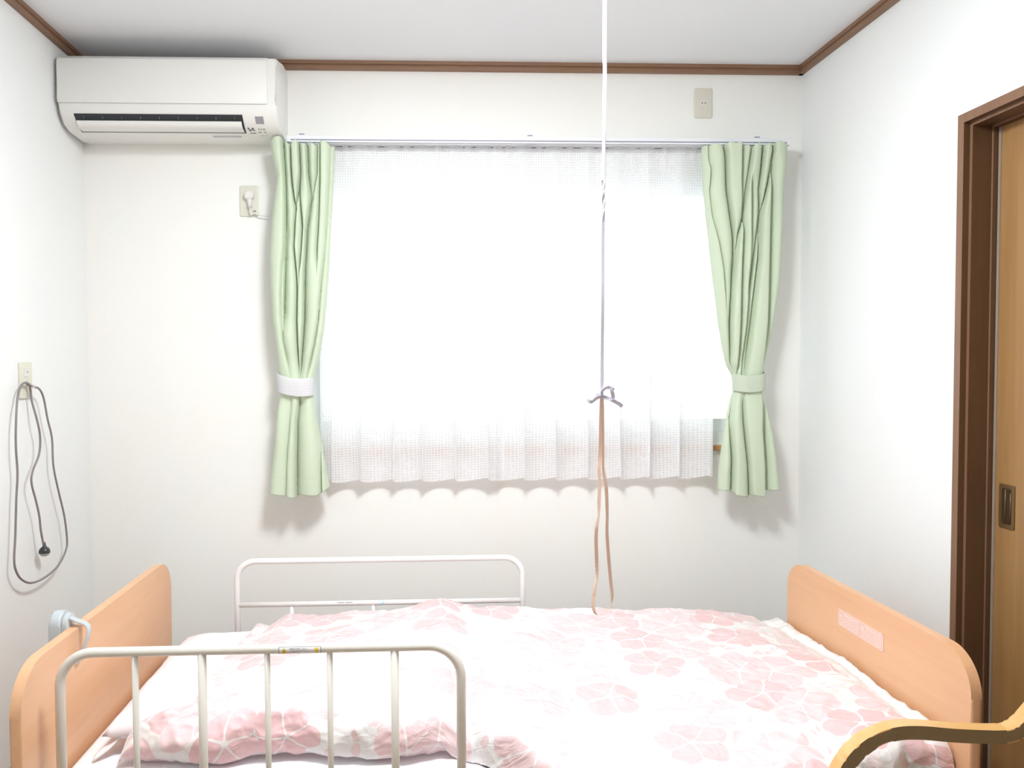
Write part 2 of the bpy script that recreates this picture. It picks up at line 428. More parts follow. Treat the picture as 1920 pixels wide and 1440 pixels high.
# crown trim: two stepped bands
def crown(name, p0, p1, inward):
    d = (Vector(p1)-Vector(p0)).normalized(); I = Vector(inward)
    prof = [(0, 0), (.020, 0), (.020, -.0125), (.014, -.0145), (.014, -.018), (.017, -.0195), (.017, -.032), (0, -.032)]
    bmm = bmesh.new(); pts = [Vector(p0), Vector(p1)]
    add_sweep(bmm, pts, prof, lambda i: (pts[i], I, Vector((0, 0, 1))))
    return tag(obj(name, bmm, M['trim']), 'brown stepped wooden ceiling trim', kind='structure')
crown('trim_1', (0, 0, H), (W, 0, H), (0, -1, 0))
crown('trim_2', (0, 0, H), (0, YF, H), (1, 0, 0))
crown('trim_3', (W, 0, H), (W, YF, H), (-1, 0, 0))
for nm, a, b_ in (('baseboard_back', (0, -.012, 0), (W, 0, .10)), ('baseboard_left', (0, YF, 0), (.012, -.012, .115)), ('baseboard_right', (W-.012, DY1+.05, 0), (W, -.012, .10))):
    tag(obj(nm, box(a, b_, .003), M['trim']), 'brown wooden baseboard', kind='structure')

# window: frame, two sliding sashes, panes, wooden sill
win = thing('window_1', 'wide sliding window behind white waffle lace', None, (WX0, .05, WZ0), kind='structure')
t = .035
bm = bmesh.new()
add_box(bm, (WX0, .01, WZ0), (WX1, .12, WZ0+.045)); add_box(bm, (WX0, .01, WZ1-t), (WX1, .12, WZ1))
add_box(bm, (WX0, .01, WZ0+.045), (WX0+t, .12, WZ1-t)); add_box(bm, (WX1-t, .01, WZ0+.045), (WX1, .12, WZ1-t))
obj('window_frame', bm, M['alu'], win)
mid = (WX0+WX1)/2
for x0, x1, yy in ((WX0+t, mid+.025, .07), (mid-.025, WX1-t, .035)):
    bm = bmesh.new(); a, b_ = WZ0+.045, WZ1-t
    add_box(bm, (x0, yy, a), (x1, yy+.025, a+.05), .002); add_box(bm, (x0, yy, b_-.04), (x1, yy+.025, b_), .002)
    add_box(bm, (x0, yy, a+.05), (x0+.04, yy+.025, b_-.04), .002); add_box(bm, (x1-.04, yy, a+.05), (x1, yy+.025, b_-.04), .002)
    s_ = obj('sash', bm, M['alu'], win)
    obj('pane', box((x0+.04, yy+.01, a+.05), (x1-.04, yy+.015, b_-.04)), M['glass'], s_)
obj('window_sill', box((WX0-.02, -.022, WZ0-.022), (WX1+.02, .02, WZ0-.001), .003), M['sill'], win)

# sliding door with a stepped frame
door = thing('door_1', 'brown wooden sliding door in a stepped frame on the right wall', None, (W, DY1, 0), kind='structure')
# frame cross-section in (k along the wall away from opening, depth into wall)
prof = [(.000, .0), (.000, .070), (.038, .070), (.038, .004), (.030, -.012), (.006, -.012), (.006, .004)]
prof = [(.040, -.013), (.016, -.013), (.016, .004), (.006, .004), (.006, .056), (-.000, .056), (.0, .10), (.040, .10)]
def dframe(pts, dirs):
    bmm = bmesh.new()
    add_sweep(bmm, pts, prof, lambda i: (pts[i], dirs[i], Vector((1, 0, 0))))
    return bmm
zt, y1, y0 = DZ-.006, DY1-.006, DY0+.006
pts = [Vector((W, y1, 0)), Vector((W, y1, zt)), Vector((W, y0, zt)), Vector((W, y0, 0))]
dirs = [Vector((0, 1, 0)), Vector((0, 1, 1)), Vector((0, -1, 1)), Vector((0, -1, 0))]
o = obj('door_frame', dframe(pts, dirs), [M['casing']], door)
o.data.materials.append(M['casing_shaded'])
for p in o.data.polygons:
    if abs(p.normal.x) < .5: p.material_index = 1  # faces turned into the opening get the painted shade
DX = W+.072
panel = obj('door_panel', box((DX, y0-.01, .01), (DX+.03, y1-.004, zt+.0), .002), M['door'], door)
obj('edge_strip', box((DX-.004, y1-.010, .01), (DX+.001, y1-.002, zt-.001)), M['metalstrip'], panel)
h1, h0, hz1, hz0 = -.966, -1.020, .975, .862
bm = bmesh.new()
outer = rrect(h0, hz0, h1, hz1, .004, 3); inner = rrect(h0+.010, hz0+.010, h1-.010, hz1-.010, .006, 3)
def loop(poly, x): return [bm.verts.new((x, u, v)) for u, v in poly]
L = [loop(outer, DX), loop(outer, DX-.003), loop(inner, DX-.003), loop(inner, DX-.0005)]
for A, B in zip(L, L[1:]):
    for k in range(len(A)): bm.faces.new((A[k], A[(k+1) % len(A)], B[(k+1) % len(B)], B[k]))
hd = obj('door_handle', bm, M['bronze'], panel, True, 30)
obj('handle_recess', box((DX-.0015, h0+.009, hz0+.009), (DX-.0002, h1-.009, hz1-.009)), M['bronzed'], panel)
bm = bmesh.new()
add_tube(bm, [(DX-.0025, h1-.022, hz0+.012), (DX-.0025, h1-.022, hz1-.012)], .0012, 6)
add_tube(bm, [(DX-.0025, h0+.014, hz0+.012), (DX-.0025, h0+.014, hz1-.020)], .0012, 6)
obj('handle_rib', bm, M['bronze'], panel, True)

# ------------------------------------------------------------------ care bed
BX0, BX1 = .368, 2.398          # outer face of headboard, inner face of footboard
bed = thing('care_bed', 'care bed with beech-coloured end boards', 'bed', (1.39, -.815, 0))
def endboard(name, x0, x1, ya, yb, zt, r=.10):
    poly = [(ya, .16)]
    for cy_, cz_, a0 in ((ya+r, zt-r, 180), (yb-r, zt-r, 90)):
        for k in range(13):
            a = math.radians(a0-90*k/12); poly.append((cy_+r*math.cos(a), cz_+r*math.sin(a)))
    poly.append((yb, .16))
    return obj(name, prism(poly, 'x', x0, x1, .0075, 4), M['beech'], bed, True, 30)
endboard('headboard', BX0-.002, BX0+.022, -1.315, -.335, .663)
fb = endboard('footboard', BX1, BX1+.024, -1.325, -.455, .658, .095)
bm = bmesh.new()
add_box(bm, (.40, -1.21, .17), (2.39, -1.17, .23), .004); add_box(bm, (.40, -.43, .17), (2.39, -.39, .23), .004)
for x in (.45, 1.1, 1.7, 2.3): add_box(bm, (x, -1.17, .18), (x+.05, -.43, .22), .004)
obj('bed_frame', bm, M['frame'], bed)
for x in (.46, 2.28):
    for y in (-1.21, -.43):
        bm = box((x, y, .02), (x+.04, y+.04, .18), .004); add_box(bm, (x-.006, y-.006, 0), (x+.046, y+.046, .02), .004)
        obj('leg', bm, M['frame'], bed)
# clear printed caution label on the footboard
def on_fb(px, py, off=0): return at(px, py, 'x', BX1-off)
c = [on_fb(1573, 1142), on_fb(1657, 1189), on_fb(1657, 1222), on_fb(1573, 1171)]
ya, yb = c[0].y, c[1].y; za, zb = (c[2].z+c[3].z)/2, (c[0].z+c[1].z)/2
lab = obj('caution_label', box((BX1-.0006, yb, za), (BX1+.001, ya, zb)), M['labelbase'], fb)
tag(lab, 'clear caution label with pale printed lines')
bm = bmesh.new(); X = BX1-.0012
def bar(y_, z_, y2_, z2_): add_box(bm, (X, min(y_, y2_), min(z_, z2_)), (X+.0007, max(y_, y2_), max(z_, z2_)))
e = .0016
bar(ya, za, yb, za+e); bar(ya, zb-e, yb, zb); bar(ya, za, ya-e*1.4, zb); bar(yb+e*1.4, za, yb, zb)
ym = (ya+yb)/2
for half, yS in enumerate((ya-.006, ym-.004)):
    # warning triangle
    yc, zc = yS-.010, zb-.013
    vs = [bm.verts.new((X, yc+.007, zc-.007)), bm.verts.new((X, yc-.007, zc-.007)), bm.verts.new((X, yc, zc+.007))]; bm.faces.new(vs)
    rr = random.Random(half+3)
    for i in range(6):
        z_ = zb-.006-i*.0062; y_ = yS-(.022 if i < 3 else .004)
        endy = yS-.098
        while y_ > endy:
            w_ = rr.uniform(.006, .022); bar(y_, z_, max(endy, y_-w_), z_-(.0032 if i == 0 else .0018)); y_ -= w_+.003
obj('label_print', bm, M['labelpink'], fb)

# mattress
bm = box((.396, -1.225, .232), (2.392, -.375, .372), .03, 4)
bmesh.ops.subdivide_edges(bm, edges=bm.edges[:], cuts=3, use_grid_fill=True)
tag(obj('mattress', bm, M['sheet'], None, True), 'mattress under a smooth white sheet on the care bed', 'mattress')

# side rails
def bend(p0, corners, p1, r, n=10):
    pts = [Vector(p0)]
    seq = [Vector(p0)]+[Vector(c_) for c_ in corners]+[Vector(p1)]
    for i in range(1, len(seq)-1):
        a = (seq[i-1]-seq[i]).normalized(); b = (seq[i+1]-seq[i]).normalized(); cc = seq[i]+(a+b)*r
        for k in range(n+1):
            th = math.pi/2*k/n
            pts.append(cc - b*r*math.cos(th) - a*r*math.sin(th))
    pts.append(Vector(p1)); return pts

def X_at(px, py, y): return at(px, py, 'y', y).x
YN = -1.245
nr = thing('bed_rail', 'cream tubular bed rail with upright bars along the near side of the bed', 'bed rail', (.86, YN, .12))
xL, xR = X_at(113.5, 1330, YN), X_at(865, 1330, YN); zt = at(490, 1217, 'y', YN).z
obj('outer_tube', tube(bend((xL, YN, .12), [(xL, YN, zt), (xR, YN, zt)], (xR, YN, .12), .072), .0105, 16), M['enamel'], nr, True)
for px, r in ((255, .0068), (380.5, .0093), (502.5, .0064), (619.5, .0064), (741, .0090)):
    x = X_at(px, 1330, YN)
    obj('bar', tube([(x, YN, .205), (x, YN, zt-.002)], r, 14), M['enamel'], nr, True)
obj('lower_tube', tube([(xL, YN, .20), (xR, YN, .20)], .009, 14), M['enamel'], nr, True)

YR = -.352
fr = thing('bed_rail', 'white two-bar bed rail standing by the window wall', 'bed rail', (1.07, YR, .12))
xL2, xR2 = X_at(445, 1100, YR), X_at(979.5, 1100, YR); zt2 = at(700, 1049, 'y', YR).z; zm2 = at(700, 1130, 'y', YR).z
obj('outer_tube', tube(bend((xL2, YR, .12), [(xL2, YR, zt2), (xR2, YR, zt2)], (xR2, YR, .12), .060), .0098, 16), M['enamelw'], fr, True)
obj('cross_bar', tube([(xL2, YR, zm2), (xR2, YR, zm2)], .0085, 14), M['enamelw'], fr, True)
for px in (547, 700, 860):
    x = X_at(px, 1140, YR); obj('bar', tube([(x, YR, .20), (x, YR, zm2)], .0065, 12), M['enamelw'], fr, True)
obj('lower_tube', tube([(xL2, YR, .20), (xR2, YR, .20)], .0085, 12), M['enamelw'], fr, True)

# curved label patch helper: wraps a rectangle round a horizontal tube
def wrap_pt(xc, yc, zc, r, s, v):      # s along X, v arc length (up positive), facing -Y
    a = v/r; return (xc+s, yc-r*math.cos(a), zc+r*math.sin(a))
def wrap_patch(xc, yc, zc, r, s0, s1, v0, v1, n=8):
    b_ = bmesh.new(); rows = []
    for k in range(n+1):
        v = v0+(v1-v0)*k/n
        rows.append([b_.verts.new(wrap_pt(xc, yc, zc, r, s, v)) for s in (s0, s1)])
    for A, B in zip(rows, rows[1:]): b_.faces.new((A[0], A[1], B[1], B[0]))
    return b_
def text_mesh(body, size):
    cu = bpy.data.curves.new('txt', 'FONT'); cu.body = body; cu.size = size; cu.resolution_u = 2
    ob = bpy.data.objects.new('txt', cu); COL.objects.link(ob)
    dg = bpy.context.evaluated_depsgraph_get(); me = bpy.data.meshes.new_from_object(ob.evaluated_get(dg))
    bpy.data.objects.remove(ob); return me
def wrap_text(body, size, xc, yc, zc, r, s0, v0, width=None):
    me = text_mesh(body, size); b_ = bmesh.new(); b_.from_mesh(me); bpy.data.meshes.remove(me)
    mx_ = max((v.co.x for v in b_.verts), default=1); k = (width/mx_) if width else 1
    for v in b_.verts:
        v.co = Vector(wrap_pt(xc, yc, zc, r, s0+v.co.x*k, v0+v.co.y))
    return b_
xlab0, xlab1 = X_at(524, 1216, YN), X_at(603, 1216, YN); xc = (xlab0+xlab1)/2; hw = (xlab1-xlab0)/2
rl = .0108
lb = obj('rail_label', wrap_patch(xc, YN, zt, rl, -hw, hw, -.010, .0075), M['label'], nr, True)
tag(lb, 'white caution sticker with a yellow triangle')
r2 = rl+.0003
bm = wrap_patch(xc, YN, zt, r2, -hw, -hw+.0012, -.010, .0075)
for s0, s1, v0, v1 in ((hw-.0012, hw, -.010, .0075), (-hw, hw, .0068, .0075), (-hw, hw, -.010, -.0094)):
    b2 = wrap_patch(xc, YN, zt, r2, s0, s1, v0, v1); me = bpy.data.meshes.new('t'); b2.to_mesh(me); b2.free(); bm.from_mesh(me); bpy.data.meshes.remove(me)
obj('label_border', bm, M['ink'], nr)
bm = bmesh.new(); s0 = -hw+.0115
pr_ = None
for k in range(9):
    v = -.0088+.0145*k/8; hw_ = max(.0002, .0085*(1-k/8))
    rw = [bm.verts.new(wrap_pt(xc, YN, zt, r2+.0001, s0-hw_, v)), bm.verts.new(wrap_pt(xc, YN, zt, r2+.0001, s0+hw_, v))]
    if pr_: bm.faces.new((pr_[0], pr_[1], rw[1], rw[0]))
    pr_ = rw
obj('warning_mark', bm, M['yellow'], nr)
obj('side_mark', wrap_patch(xc, YN, zt, r2, hw-.0135, hw-.0055, -.0085, .005), M['yellow'], nr)
bm = wrap_patch(xc, YN, zt, r2+.0003, s0-.0011, s0+.0011, -.0045, .0005)
b2 = wrap_patch(xc, YN, zt, r2+.0003, s0-.0011, s0+.0011, -.0072, -.0055); me = bpy.data.meshes.new('t'); b2.to_mesh(me); b2.free(); bm.from_mesh(me)
obj('exclamation_mark', bm, M['ink'], nr)
obj('label_text', wrap_text('危険!ケガをします。', .0046, xc, YN, zt, r2, -hw+.0225, .0010, .039), M['ink'], nr)
obj('label_text', wrap_text('この隙間に頭・首・体を入れ', .0036, xc, YN, zt, r2, -hw+.0225, -.0040, .043), M['ink'], nr)
obj('label_text', wrap_text('ないでください', .0034, xc, YN, zt, r2, -hw+.0225, -.0082, .022), M['ink'], nr)
# far rail: pale blue round mark and a faint line of print
xb = X_at(715, 1125, YR); bm = bmesh.new(); ring = []
for k in range(20):
    a = 2*math.pi*k/20; ring.append(bm.verts.new(wrap_pt(xb, YR, zm2, .0090, .0105*math.cos(a), .0035+.0062*math.sin(a))))
bm.faces.new(ring); obj('blue_mark', bm, M['blue'], fr)
xa = X_at(633, 1127, YR)
obj('label_text', wrap_patch(xa, YR, zm2, .0089, 0, .022, .004, .0062, 3), M['railgap'], fr)
obj('label_text', wrap_patch(xa, YR, zm2, .0089, .026, .050, .004, .0062, 3), M['railgap'], fr)

# grey plastic hook over the headboard
hk = thing('headboard_hook', 'blue-grey plastic hook clipped over the top of the headboard', 'hook', (.37, -1.02, .66))
path = [(.392+.003, -1.055, .585), (.400, -1.05, .600), (.409, -1.045, .625), (.415, -1.04, .648), (.413, -1.035, .664), (.402, -1.03, .672), (.385, -1.025, .676), (.365, -1.02, .683), (.350, -1.015, .690)]
pts = catmull(path, 5)
bm = bmesh.new()
def fr_(i):
    T = (pts[min(i+1, len(pts)-1)]-pts[max(i-1, 0)]).normalized(); S = Vector((0, 1, 0)); return pts[i], S, T.cross(S).normalized()
add_sweep(bm, pts, rrect(-.010, -.0022, .010, .0022, .002, 2), fr_)
obj('hook_strap', bm, M['greyplas'], hk, True, 40)
poly = rrect(-1.052, .585, -.985, .699, .028, 6)
obj('hook_body', prism(poly, 'x', .326, .352, .005, 3), M['greyplas'], hk, True, 30)
obj('hook_backplate', prism(rrect(-1.045, .60, -.99, .693, .024, 6), 'x', .352, .3655, .003, 3), M['greyplas'], hk, True, 30)

# ------------------------------------------------------------------ pillow and duvet
def fbm(p, o=3): return noise.fractal(p, 1.0, 2.0, o)
def pillow_mesh():
    b_ = bmesh.new(); n = 44; top = []; bot = []
    x0, x1, y0_, y1_ = .465, .80, -1.10, -.42
    for s in (1, -1):
        g = []
        for i in range(n+1):
            row = []
            for j in range(n+1):
                u, v = i/n*2-1, j/n*2-1
                e = (1-abs(u)**3.2)*(1-abs(v)**3.2); hgt = max(0, e)**.42
                pin = 1-.07*(1-abs(v)**2)*abs(u)**6
                x = (x0+x1)/2+(x1-x0)/2*u*(1-.05*(1-v*v)*abs(u)); y = (y0_+y1_)/2+(y1_-y0_)/2*v*(1-.05*(1-u*u)*abs(v))
                x += .085*(v+1)/2*0
                z = .375+.050+(s*.052*hgt)
                w = fbm(Vector((x*9, y*9, s*3)), 4)
                z += s*.006*w*(1 if e > .01 else 0)
                z = max(z, .3745) if s < 0 else z
                row.append(b_.verts.new((x, y, z)))
            g.append(row)
        for i in range(n):
            for j in range(n): b_.faces.new((g[i][j], g[i+1][j], g[i+1][j+1], g[i][j+1]))
    bmesh.ops.remove_doubles(b_, verts=b_.verts[:], dist=.0008)
    return b_
tag(obj('pillow', pillow_mesh(), M['pillow'], None, True), 'pale pillow half tucked under the floral duvet at the headboard', 'pillow')

FAR = [(.50, .47), (.614, .462), (.70, .500), (.79, .501), (.886, .499), (.97, .503), (1.057, .499), (1.16, .512), (1.225, .538), (1.263, .546), (1.30, .536), (1.332, .522), (1.43, .512), (1.54, .506), (1.64, .498), (1.75, .494), (1.9, .496), (2.1, .492), (2.20, .482), (2.28, .466), (2.35, .452), (2.39, .462)]
NEARY = [(.5, -1.135), (1.24, -1.145), (1.29, -1.13), (1.33, -1.15), (1.41, -1.215), (1.52, -1.315), (1.66, -1.385), (1.85, -1.40), (2.02, -1.375), (2.13, -1.315), (2.25, -1.285), (2.39, -1.265)]
NEARZ = [(.5, .470), (.6, .488), (.75, .493), (1.1, .490), (1.27, .472), (1.31, .452), (1.36, .462), (1.45, .448), (1.55, .415), (1.8, .40), (2.05, .425), (2.2, .45), (2.30, .465), (2.39, .455)]
BOTZ = [(.5, .377), (1.27, .377), (1.33, .30), (1.38, .18), (1.5, .12), (2.2, .12), (2.39, .16)]
def ridged(p, o=4):
    v = 0; a = 1; tot = 0; q = Vector(p)
    for k in range(o):
        v += a*(1-min(1, abs(noise.noise(q))*2.2))**2; tot += a; a *= .55; q = q*2.03+Vector((3.1, 1.7, 5.3))
    return v/tot
def duvet_mesh():
    NX, NT = 330, 250
    me_v = []; uvs = []
    for i in range(NX+1):
        s = i/NX
        xb = .52 + (2.392-.52)*s
        yN, zN, zF, zB = interp(xb, NEARY), interp(xb, NEARZ), interp(xb, FAR), interp(xb, BOTZ)
        yF = -.405
        # cross-section, far to near
        prof = [Vector((yF+.012, .40)), Vector((yF+.014, .43)), Vector((yF+.004, zF-.022)), Vector((yF-.018, zF-.004)), Vector((yF-.05, zF))]
        zc = max(zN, .497) if xb < 1.3 else max(zN+.03, .490)
        for k in range(1, 8):
            f = k/8; y = (yF-.05)*(1-f)+(yN+.07)*f
            z = zF*(1-f)+(zN+.012)*f + .012*math.sin(math.pi*f)
            prof.append(Vector((y, z)))
        prof += [Vector((yN+.06, zN+.010)), Vector((yN+.022, zN)), Vector((yN-.002, zN-.022))]
        depth_ = zN-.022-zB
        if depth_ < .14:
            prof += [Vector((yN-.014, zN-.045)), Vector((yN-.018, (zN+zB)/2-.01)), Vector((yN-.010, zB+.018)), Vector((yN+.015, zB+.004))]
        else:
            prof += [Vector((yN-.010, zN-.06)), Vector((yN-.014, zN-.022-depth_*.5)), Vector((yN-.012, zB+.03)), Vector((yN-.010, zB))]
        pp = [Vector((p.x, p.y, 0)) for p in prof]; fine = catmull(pp, 8)
        L = [0]
        for a, b_ in zip(fine, fine[1:]): L.append(L[-1]+(b_-a).length)
        tot = L[-1]; k = 0
        for j in range(NT+1):
            d = tot*j/NT
            while k < len(L)-2 and L[k+1] < d: k += 1
            f = (d-L[k])/max(1e-9, L[k+1]-L[k]); q = fine[k].lerp(fine[k+1], min(1, max(0, f)))
            tg = (fine[k+1]-fine[k]).normalized(); nrm = Vector((0, tg.y, -tg.x))
            nrm = Vector((0, -tg.y, tg.x))
            if nrm.z < -.99: nrm = -nrm
            nrm = Vector((0, tg.y, -tg.x))       # outward: up on top, towards the viewer in front
            y, z = q.x, q.y
            x = xb
            # left edge slants: further back the cloth starts further right
            xl = (.125+.02*sstep(-1.0, -.4, y))*sstep(-1.135, -1.06, y)*(1-s)**5
            x += xl
            cx = x + .05*noise.noise(Vector((x*3, y*3, 1)))
            # creases running from upper right to lower left
            ang = .75; ca_, sa_ = math.cos(ang), math.sin(ang)
            pu, pv = (cx*ca_+y*sa_), (-cx*sa_+y*ca_)
            w1 = ridged((pu*1.6, pv*6.5, 2.0+z*3), 3)
            w2 = ridged((cx*5+3, y*4.0+z*4, 9.0), 3)
            w3 = ridged((cx*14, y*14+z*14, 4.0), 2)
            puff = noise.noise(Vector((cx*3.1, y*3.1+z*3, .3)))
            onfront = sstep(0, .05, (yN+.03)-y)
            hang = onfront*sstep(1.30, 1.45, xb)
            roll_ = onfront*(1-sstep(1.26, 1.32, xb))
            amp = 1
            dsp = amp*(.012*(w1-.3)+.008*(w2-.3)+.0045*(w3-.3)+.009*puff)
            dsp += roll_*(.012*math.sin(cx*19+2.5*noise.noise(Vector((cx*4, z*9, 0))))+.012*(w2-.3))
            dsp += hang*(.022*(abs(math.sin(cx*21+z*5+1.5*noise.noise(Vector((cx*3, z*4, 7)))))-.5))
            # valley behind the turned-up hem near the footboard
            g = math.exp(-((x-(2.315-.045*math.sin((y+.4)*3)))/.014)**2)*(1-onfront)
            dsp -= .012*g
            # left and right rims roll down
            eL = max(0, 1-(xb-.52)/.045); eR = max(0, 1-(2.392-xb)/.020)
            drop = (1-math.sqrt(max(0, 1-eL*eL)))*(z-.385) + (1-math.sqrt(max(0, 1-eR*eR)))*.035*(1-onfront)
            # near rim: pocket where the cloth leaves the rail
            dsp *= 1-.6*eL
            x += 0
            y2 = y+nrm.y*0
            ny, nz = tg.y, -tg.x
            # tangent goes towards -Y on top, so the outward normal is (ty, -tx) in (y,z)
            y2 = y + ny*dsp; z2 = z + nz*dsp - drop
            if z > .45 and y < -.43 and not onfront: pass
            z2 = max(z2, .3755) if (y2 > -1.225 and xb > .40) else z2
            x2 = min(x + .004*noise.noise(Vector((y*12, z*12, 3)))*(1 if eL > 0 else 0), 2.394)
            me_v.append((x2, y2, z2)); uvs.append((xb+xl, d))
    faces = []
    st = NT+1
    for i in range(NX):
        for j in range(NT):
            a = i*st+j; faces.append((a, a+1, a+st+1, a+st))
    me = bpy.data.meshes.new('duvet'); me.from_pydata(me_v, [], faces); me.update()
    ul = me.uv_layers.new(name='UVMap')
    vi = [0]*len(me.loops); me.loops.foreach_get('vertex_index', vi)
    flat = []
    for k in vi: flat += uvs[k]
    ul.data.foreach_set('uv', flat)
    me.polygons.foreach_set('use_smooth', [True]*len(me.polygons))
    return me
dm = duvet_mesh(); dm.materials.append(M['duvet'])
duv = bpy.data.objects.new('duvet', dm); COL.objects.link(duv)
tag(duv, 'rumpled white duvet with pink flower print spread over the bed', 'duvet')
# loose pale corner of cloth beside the pillow
def flap():
    P = [[(.545, -1.06, .452), (.53, -1.00, .455)], [(.515, -1.075, .43), (.50, -1.01, .438)], [(.485, -1.10, .400), (.475, -1.04, .403)], [(.455, -1.125, .381), (.452, -1.10, .383)]]
    b_ = bmesh.new(); g = []
    A = catmull([p[0] for p in P], 6); B = catmull([p[1] for p in P], 6)
    for i, (a, c_) in enumerate(zip(A, B)):
        row = []
        for k in range(7):
            f = k/6; q = a.lerp(c_, f); q.z += .010*math.sin(math.pi*f)*(1-.5*i/len(A)); row.append(b_.verts.new(q))
        g.append(row)
    for i in range(len(g)-1):
        for k in range(6): b_.faces.new((g[i][k], g[i+1][k], g[i+1][k+1], g[i][k+1]))
    return b_
fl = obj('duvet_corner', flap(), M['pillow'], duv, True); tag(fl, 'loose plain corner of the duvet cover')
sm = fl.modifiers.new('thick', 'SOLIDIFY'); sm.thickness = .004

# ------------------------------------------------------------------ curtains
def grid_obj(name, rows, uvrows, m, parent=None, thick=0):
    nr_, nc = len(rows), len(rows[0]); off = Vector(parent.location) if parent else Vector((0, 0, 0))
    V = [tuple(Vector(p)-off) for r in rows for p in r]
    Fc = [(i*nc+j, i*nc+j+1, (i+1)*nc+j+1, (i+1)*nc+j) for i in range(nr_-1) for j in range(nc-1)]
    me = bpy.data.meshes.new(name); me.from_pydata(V, [], Fc); me.update()
    ul = me.uv_layers.new(name='UVMap'); vi = [0]*len(me.loops); me.loops.foreach_get('vertex_index', vi)
    fu = [u for r in uvrows for u in r]; flat = []
    for k in vi: flat += fu[k]
    ul.data.foreach_set('uv', flat); me.polygons.foreach_set('use_smooth', [True]*len(me.polygons))
    me.materials.append(m); o = bpy.data.objects.new(name, me); COL.objects.link(o); o.parent = parent
    if thick: s_ = o.modifiers.new('thick', 'SOLIDIFY'); s_.thickness = thick; s_.offset = 0
    return o

YD = -.105
def drape(label, left, right, tops, bots, grooves, side, bandy):
    """outline and fold lines, measured on the plane the curtain hangs in"""
    root = thing('curtain', label, 'curtain', tuple(at((left[0][1]+right[0][1])/2, tops[0][1], 'y', YD)), 'green tied-back curtains')
    NR, NC = 300, 230; rows = []; uvr = []
    for i in range(NR+1):
        f = i/NR; row = []; ur = []
        py0 = 262+(920-262)*f
        xl, xr = interp(py0, left), interp(py0, right)
        gs = []
        for g in grooves:
            pts_, s, w = g[0], g[1], g[2]; sgn = g[3] if len(g) > 3 else 1
            if py0 < pts_[0][0]-25 or py0 > pts_[-1][0]+30: continue
            gx = interp(py0, pts_); k = sstep(pts_[0][0]-25, pts_[0][0]+8, py0) if pts_[0][0] > 275 else 1
            k *= (1-sstep(pts_[-1][0]-30, pts_[-1][0]+30, py0)) if pts_[-1][0] < 900 else 1
            gs.append((gx, s*k, w, sgn))
        tie = math.exp(-((py0-bandy)/55)**2)
        amp = .064*(1-.40*tie)
        for j in range(NC+1):
            u = j/NC; px = xl+(xr-xl)*u
            keep = 1.0
            for gx, s, w, sgn in gs:
                d = (px-gx)*sgn; e = math.exp(-d/(w*.8)) if d >= 0 else math.exp(d/(w*.16))
                keep *= 1-min(1, s*1.15)*e
            edge = min(u, 1-u)
            side_e = 1-math.exp(-edge/.045)
            bulge = (4*u*(1-u))**.5
            y = YD + .028 - amp*(.12+.88*keep)*(.35+.65*side_e) - .016*bulge*tie - .010*bulge
            y += .004*noise.noise(Vector((px*.03, py0*.008, 2)))
            py = (interp(u, tops)+6)*(1-f)+interp(u, bots)*f if True else py0
            if f < .02: py += 3*(1-keep)
            # hem seam
            y += .0012*math.exp(-((py-(interp(u, bots)-30))/1.3)**2)
            P = at(px, py, 'y', YD); row.append((P.x, min(y, -.014), P.z)); ur.append((u, f))
        rows.append(row); uvr.append(ur)
    grid_obj('cloth', rows, uvr, M['green'], root, .0016)
    return root, rows

left = [(258, 506), (275, 508), (300, 513), (330, 519), (360, 515), (420, 508), (480, 505), (540, 507), (600, 511), (660, 519), (705, 523), (735, 525), (770, 519), (830, 515), (880, 509), (920, 505)]
right = [(258, 627), (330, 625), (400, 621), (500, 616), (560, 612), (620, 606), (670, 598), (710, 589), (740, 586), (780, 592), (830, 601), (880, 611), (920, 618)]
GL = [([(262, 531), (300, 533), (350, 536), (400, 537), (454, 536), (530, 534), (600, 533)], .85, 9, 1),
      ([(262, 547), (300, 548), (335, 550), (387, 557), (454, 553), (532, 560), (595, 559), (665, 562), (700, 563)], .8, 7, -1),
      ([(262, 561.5), (320, 564), (345, 562), (380, 556)], .75, 6, 1),
      ([(262, 576), (320, 578.5), (366, 584), (428, 576), (506, 572), (595, 571), (665, 566), (704, 564)], .9, 8, 1),
      ([(345, 563), (400, 569), (418, 570), (467, 567), (506, 563)], .7, 6, -1),
      ([(262, 597), (320, 596), (350, 590), (372, 584)], .7, 6, -1),
      ([(262, 602), (337, 602), (400, 600), (454, 597), (490, 596)], .6, 7, -1),
      ([(262, 620), (337, 617), (454, 610), (532, 602), (595, 597), (639, 590), (699, 577)], .55, 9, 1),
      ([(430, 540), (500, 531), (560, 528), (640, 533), (690, 545)], .4, 10, 1),
      ([(746, 563), (782, 558), (850, 557), (920, 557)], .9, 13, 1),
      ([(743, 549), (834, 542), (870, 540), (920, 539)], .35, 12, -1),
      ([(790, 600), (834, 602), (923, 605)], .5, 7, -1)]
topsL = [(0, 262), (.10, 256), (.20, 254), (.26, 262), (.36, 268), (.42, 262), (.55, 268), (.62, 262), (.72, 268), (.80, 262), (.92, 268), (1, 268)]
botsL = [(0, 923), (.3, 928), (.45, 932), (.5, 926), (.8, 927), (.98, 915), (1, 913)]
drape('green curtain at the left of the window, next to the air conditioner', left, right, topsL, botsL, GL, -1, 722)
left2 = [(262, 1316), (330, 1319), (400, 1325), (460, 1331), (540, 1340), (600, 1347), (650, 1356), (680, 1364), (700, 1375), (735, 1377), (770, 1367), (830, 1355), (880, 1348), (920, 1346)]
right2 = [(262, 1476), (300, 1474), (340, 1470), (400, 1468), (450, 1466), (520, 1462), (600, 1450), (650, 1441), (700, 1431), (735, 1431), (770, 1440), (820, 1450), (870, 1456), (920, 1462)]
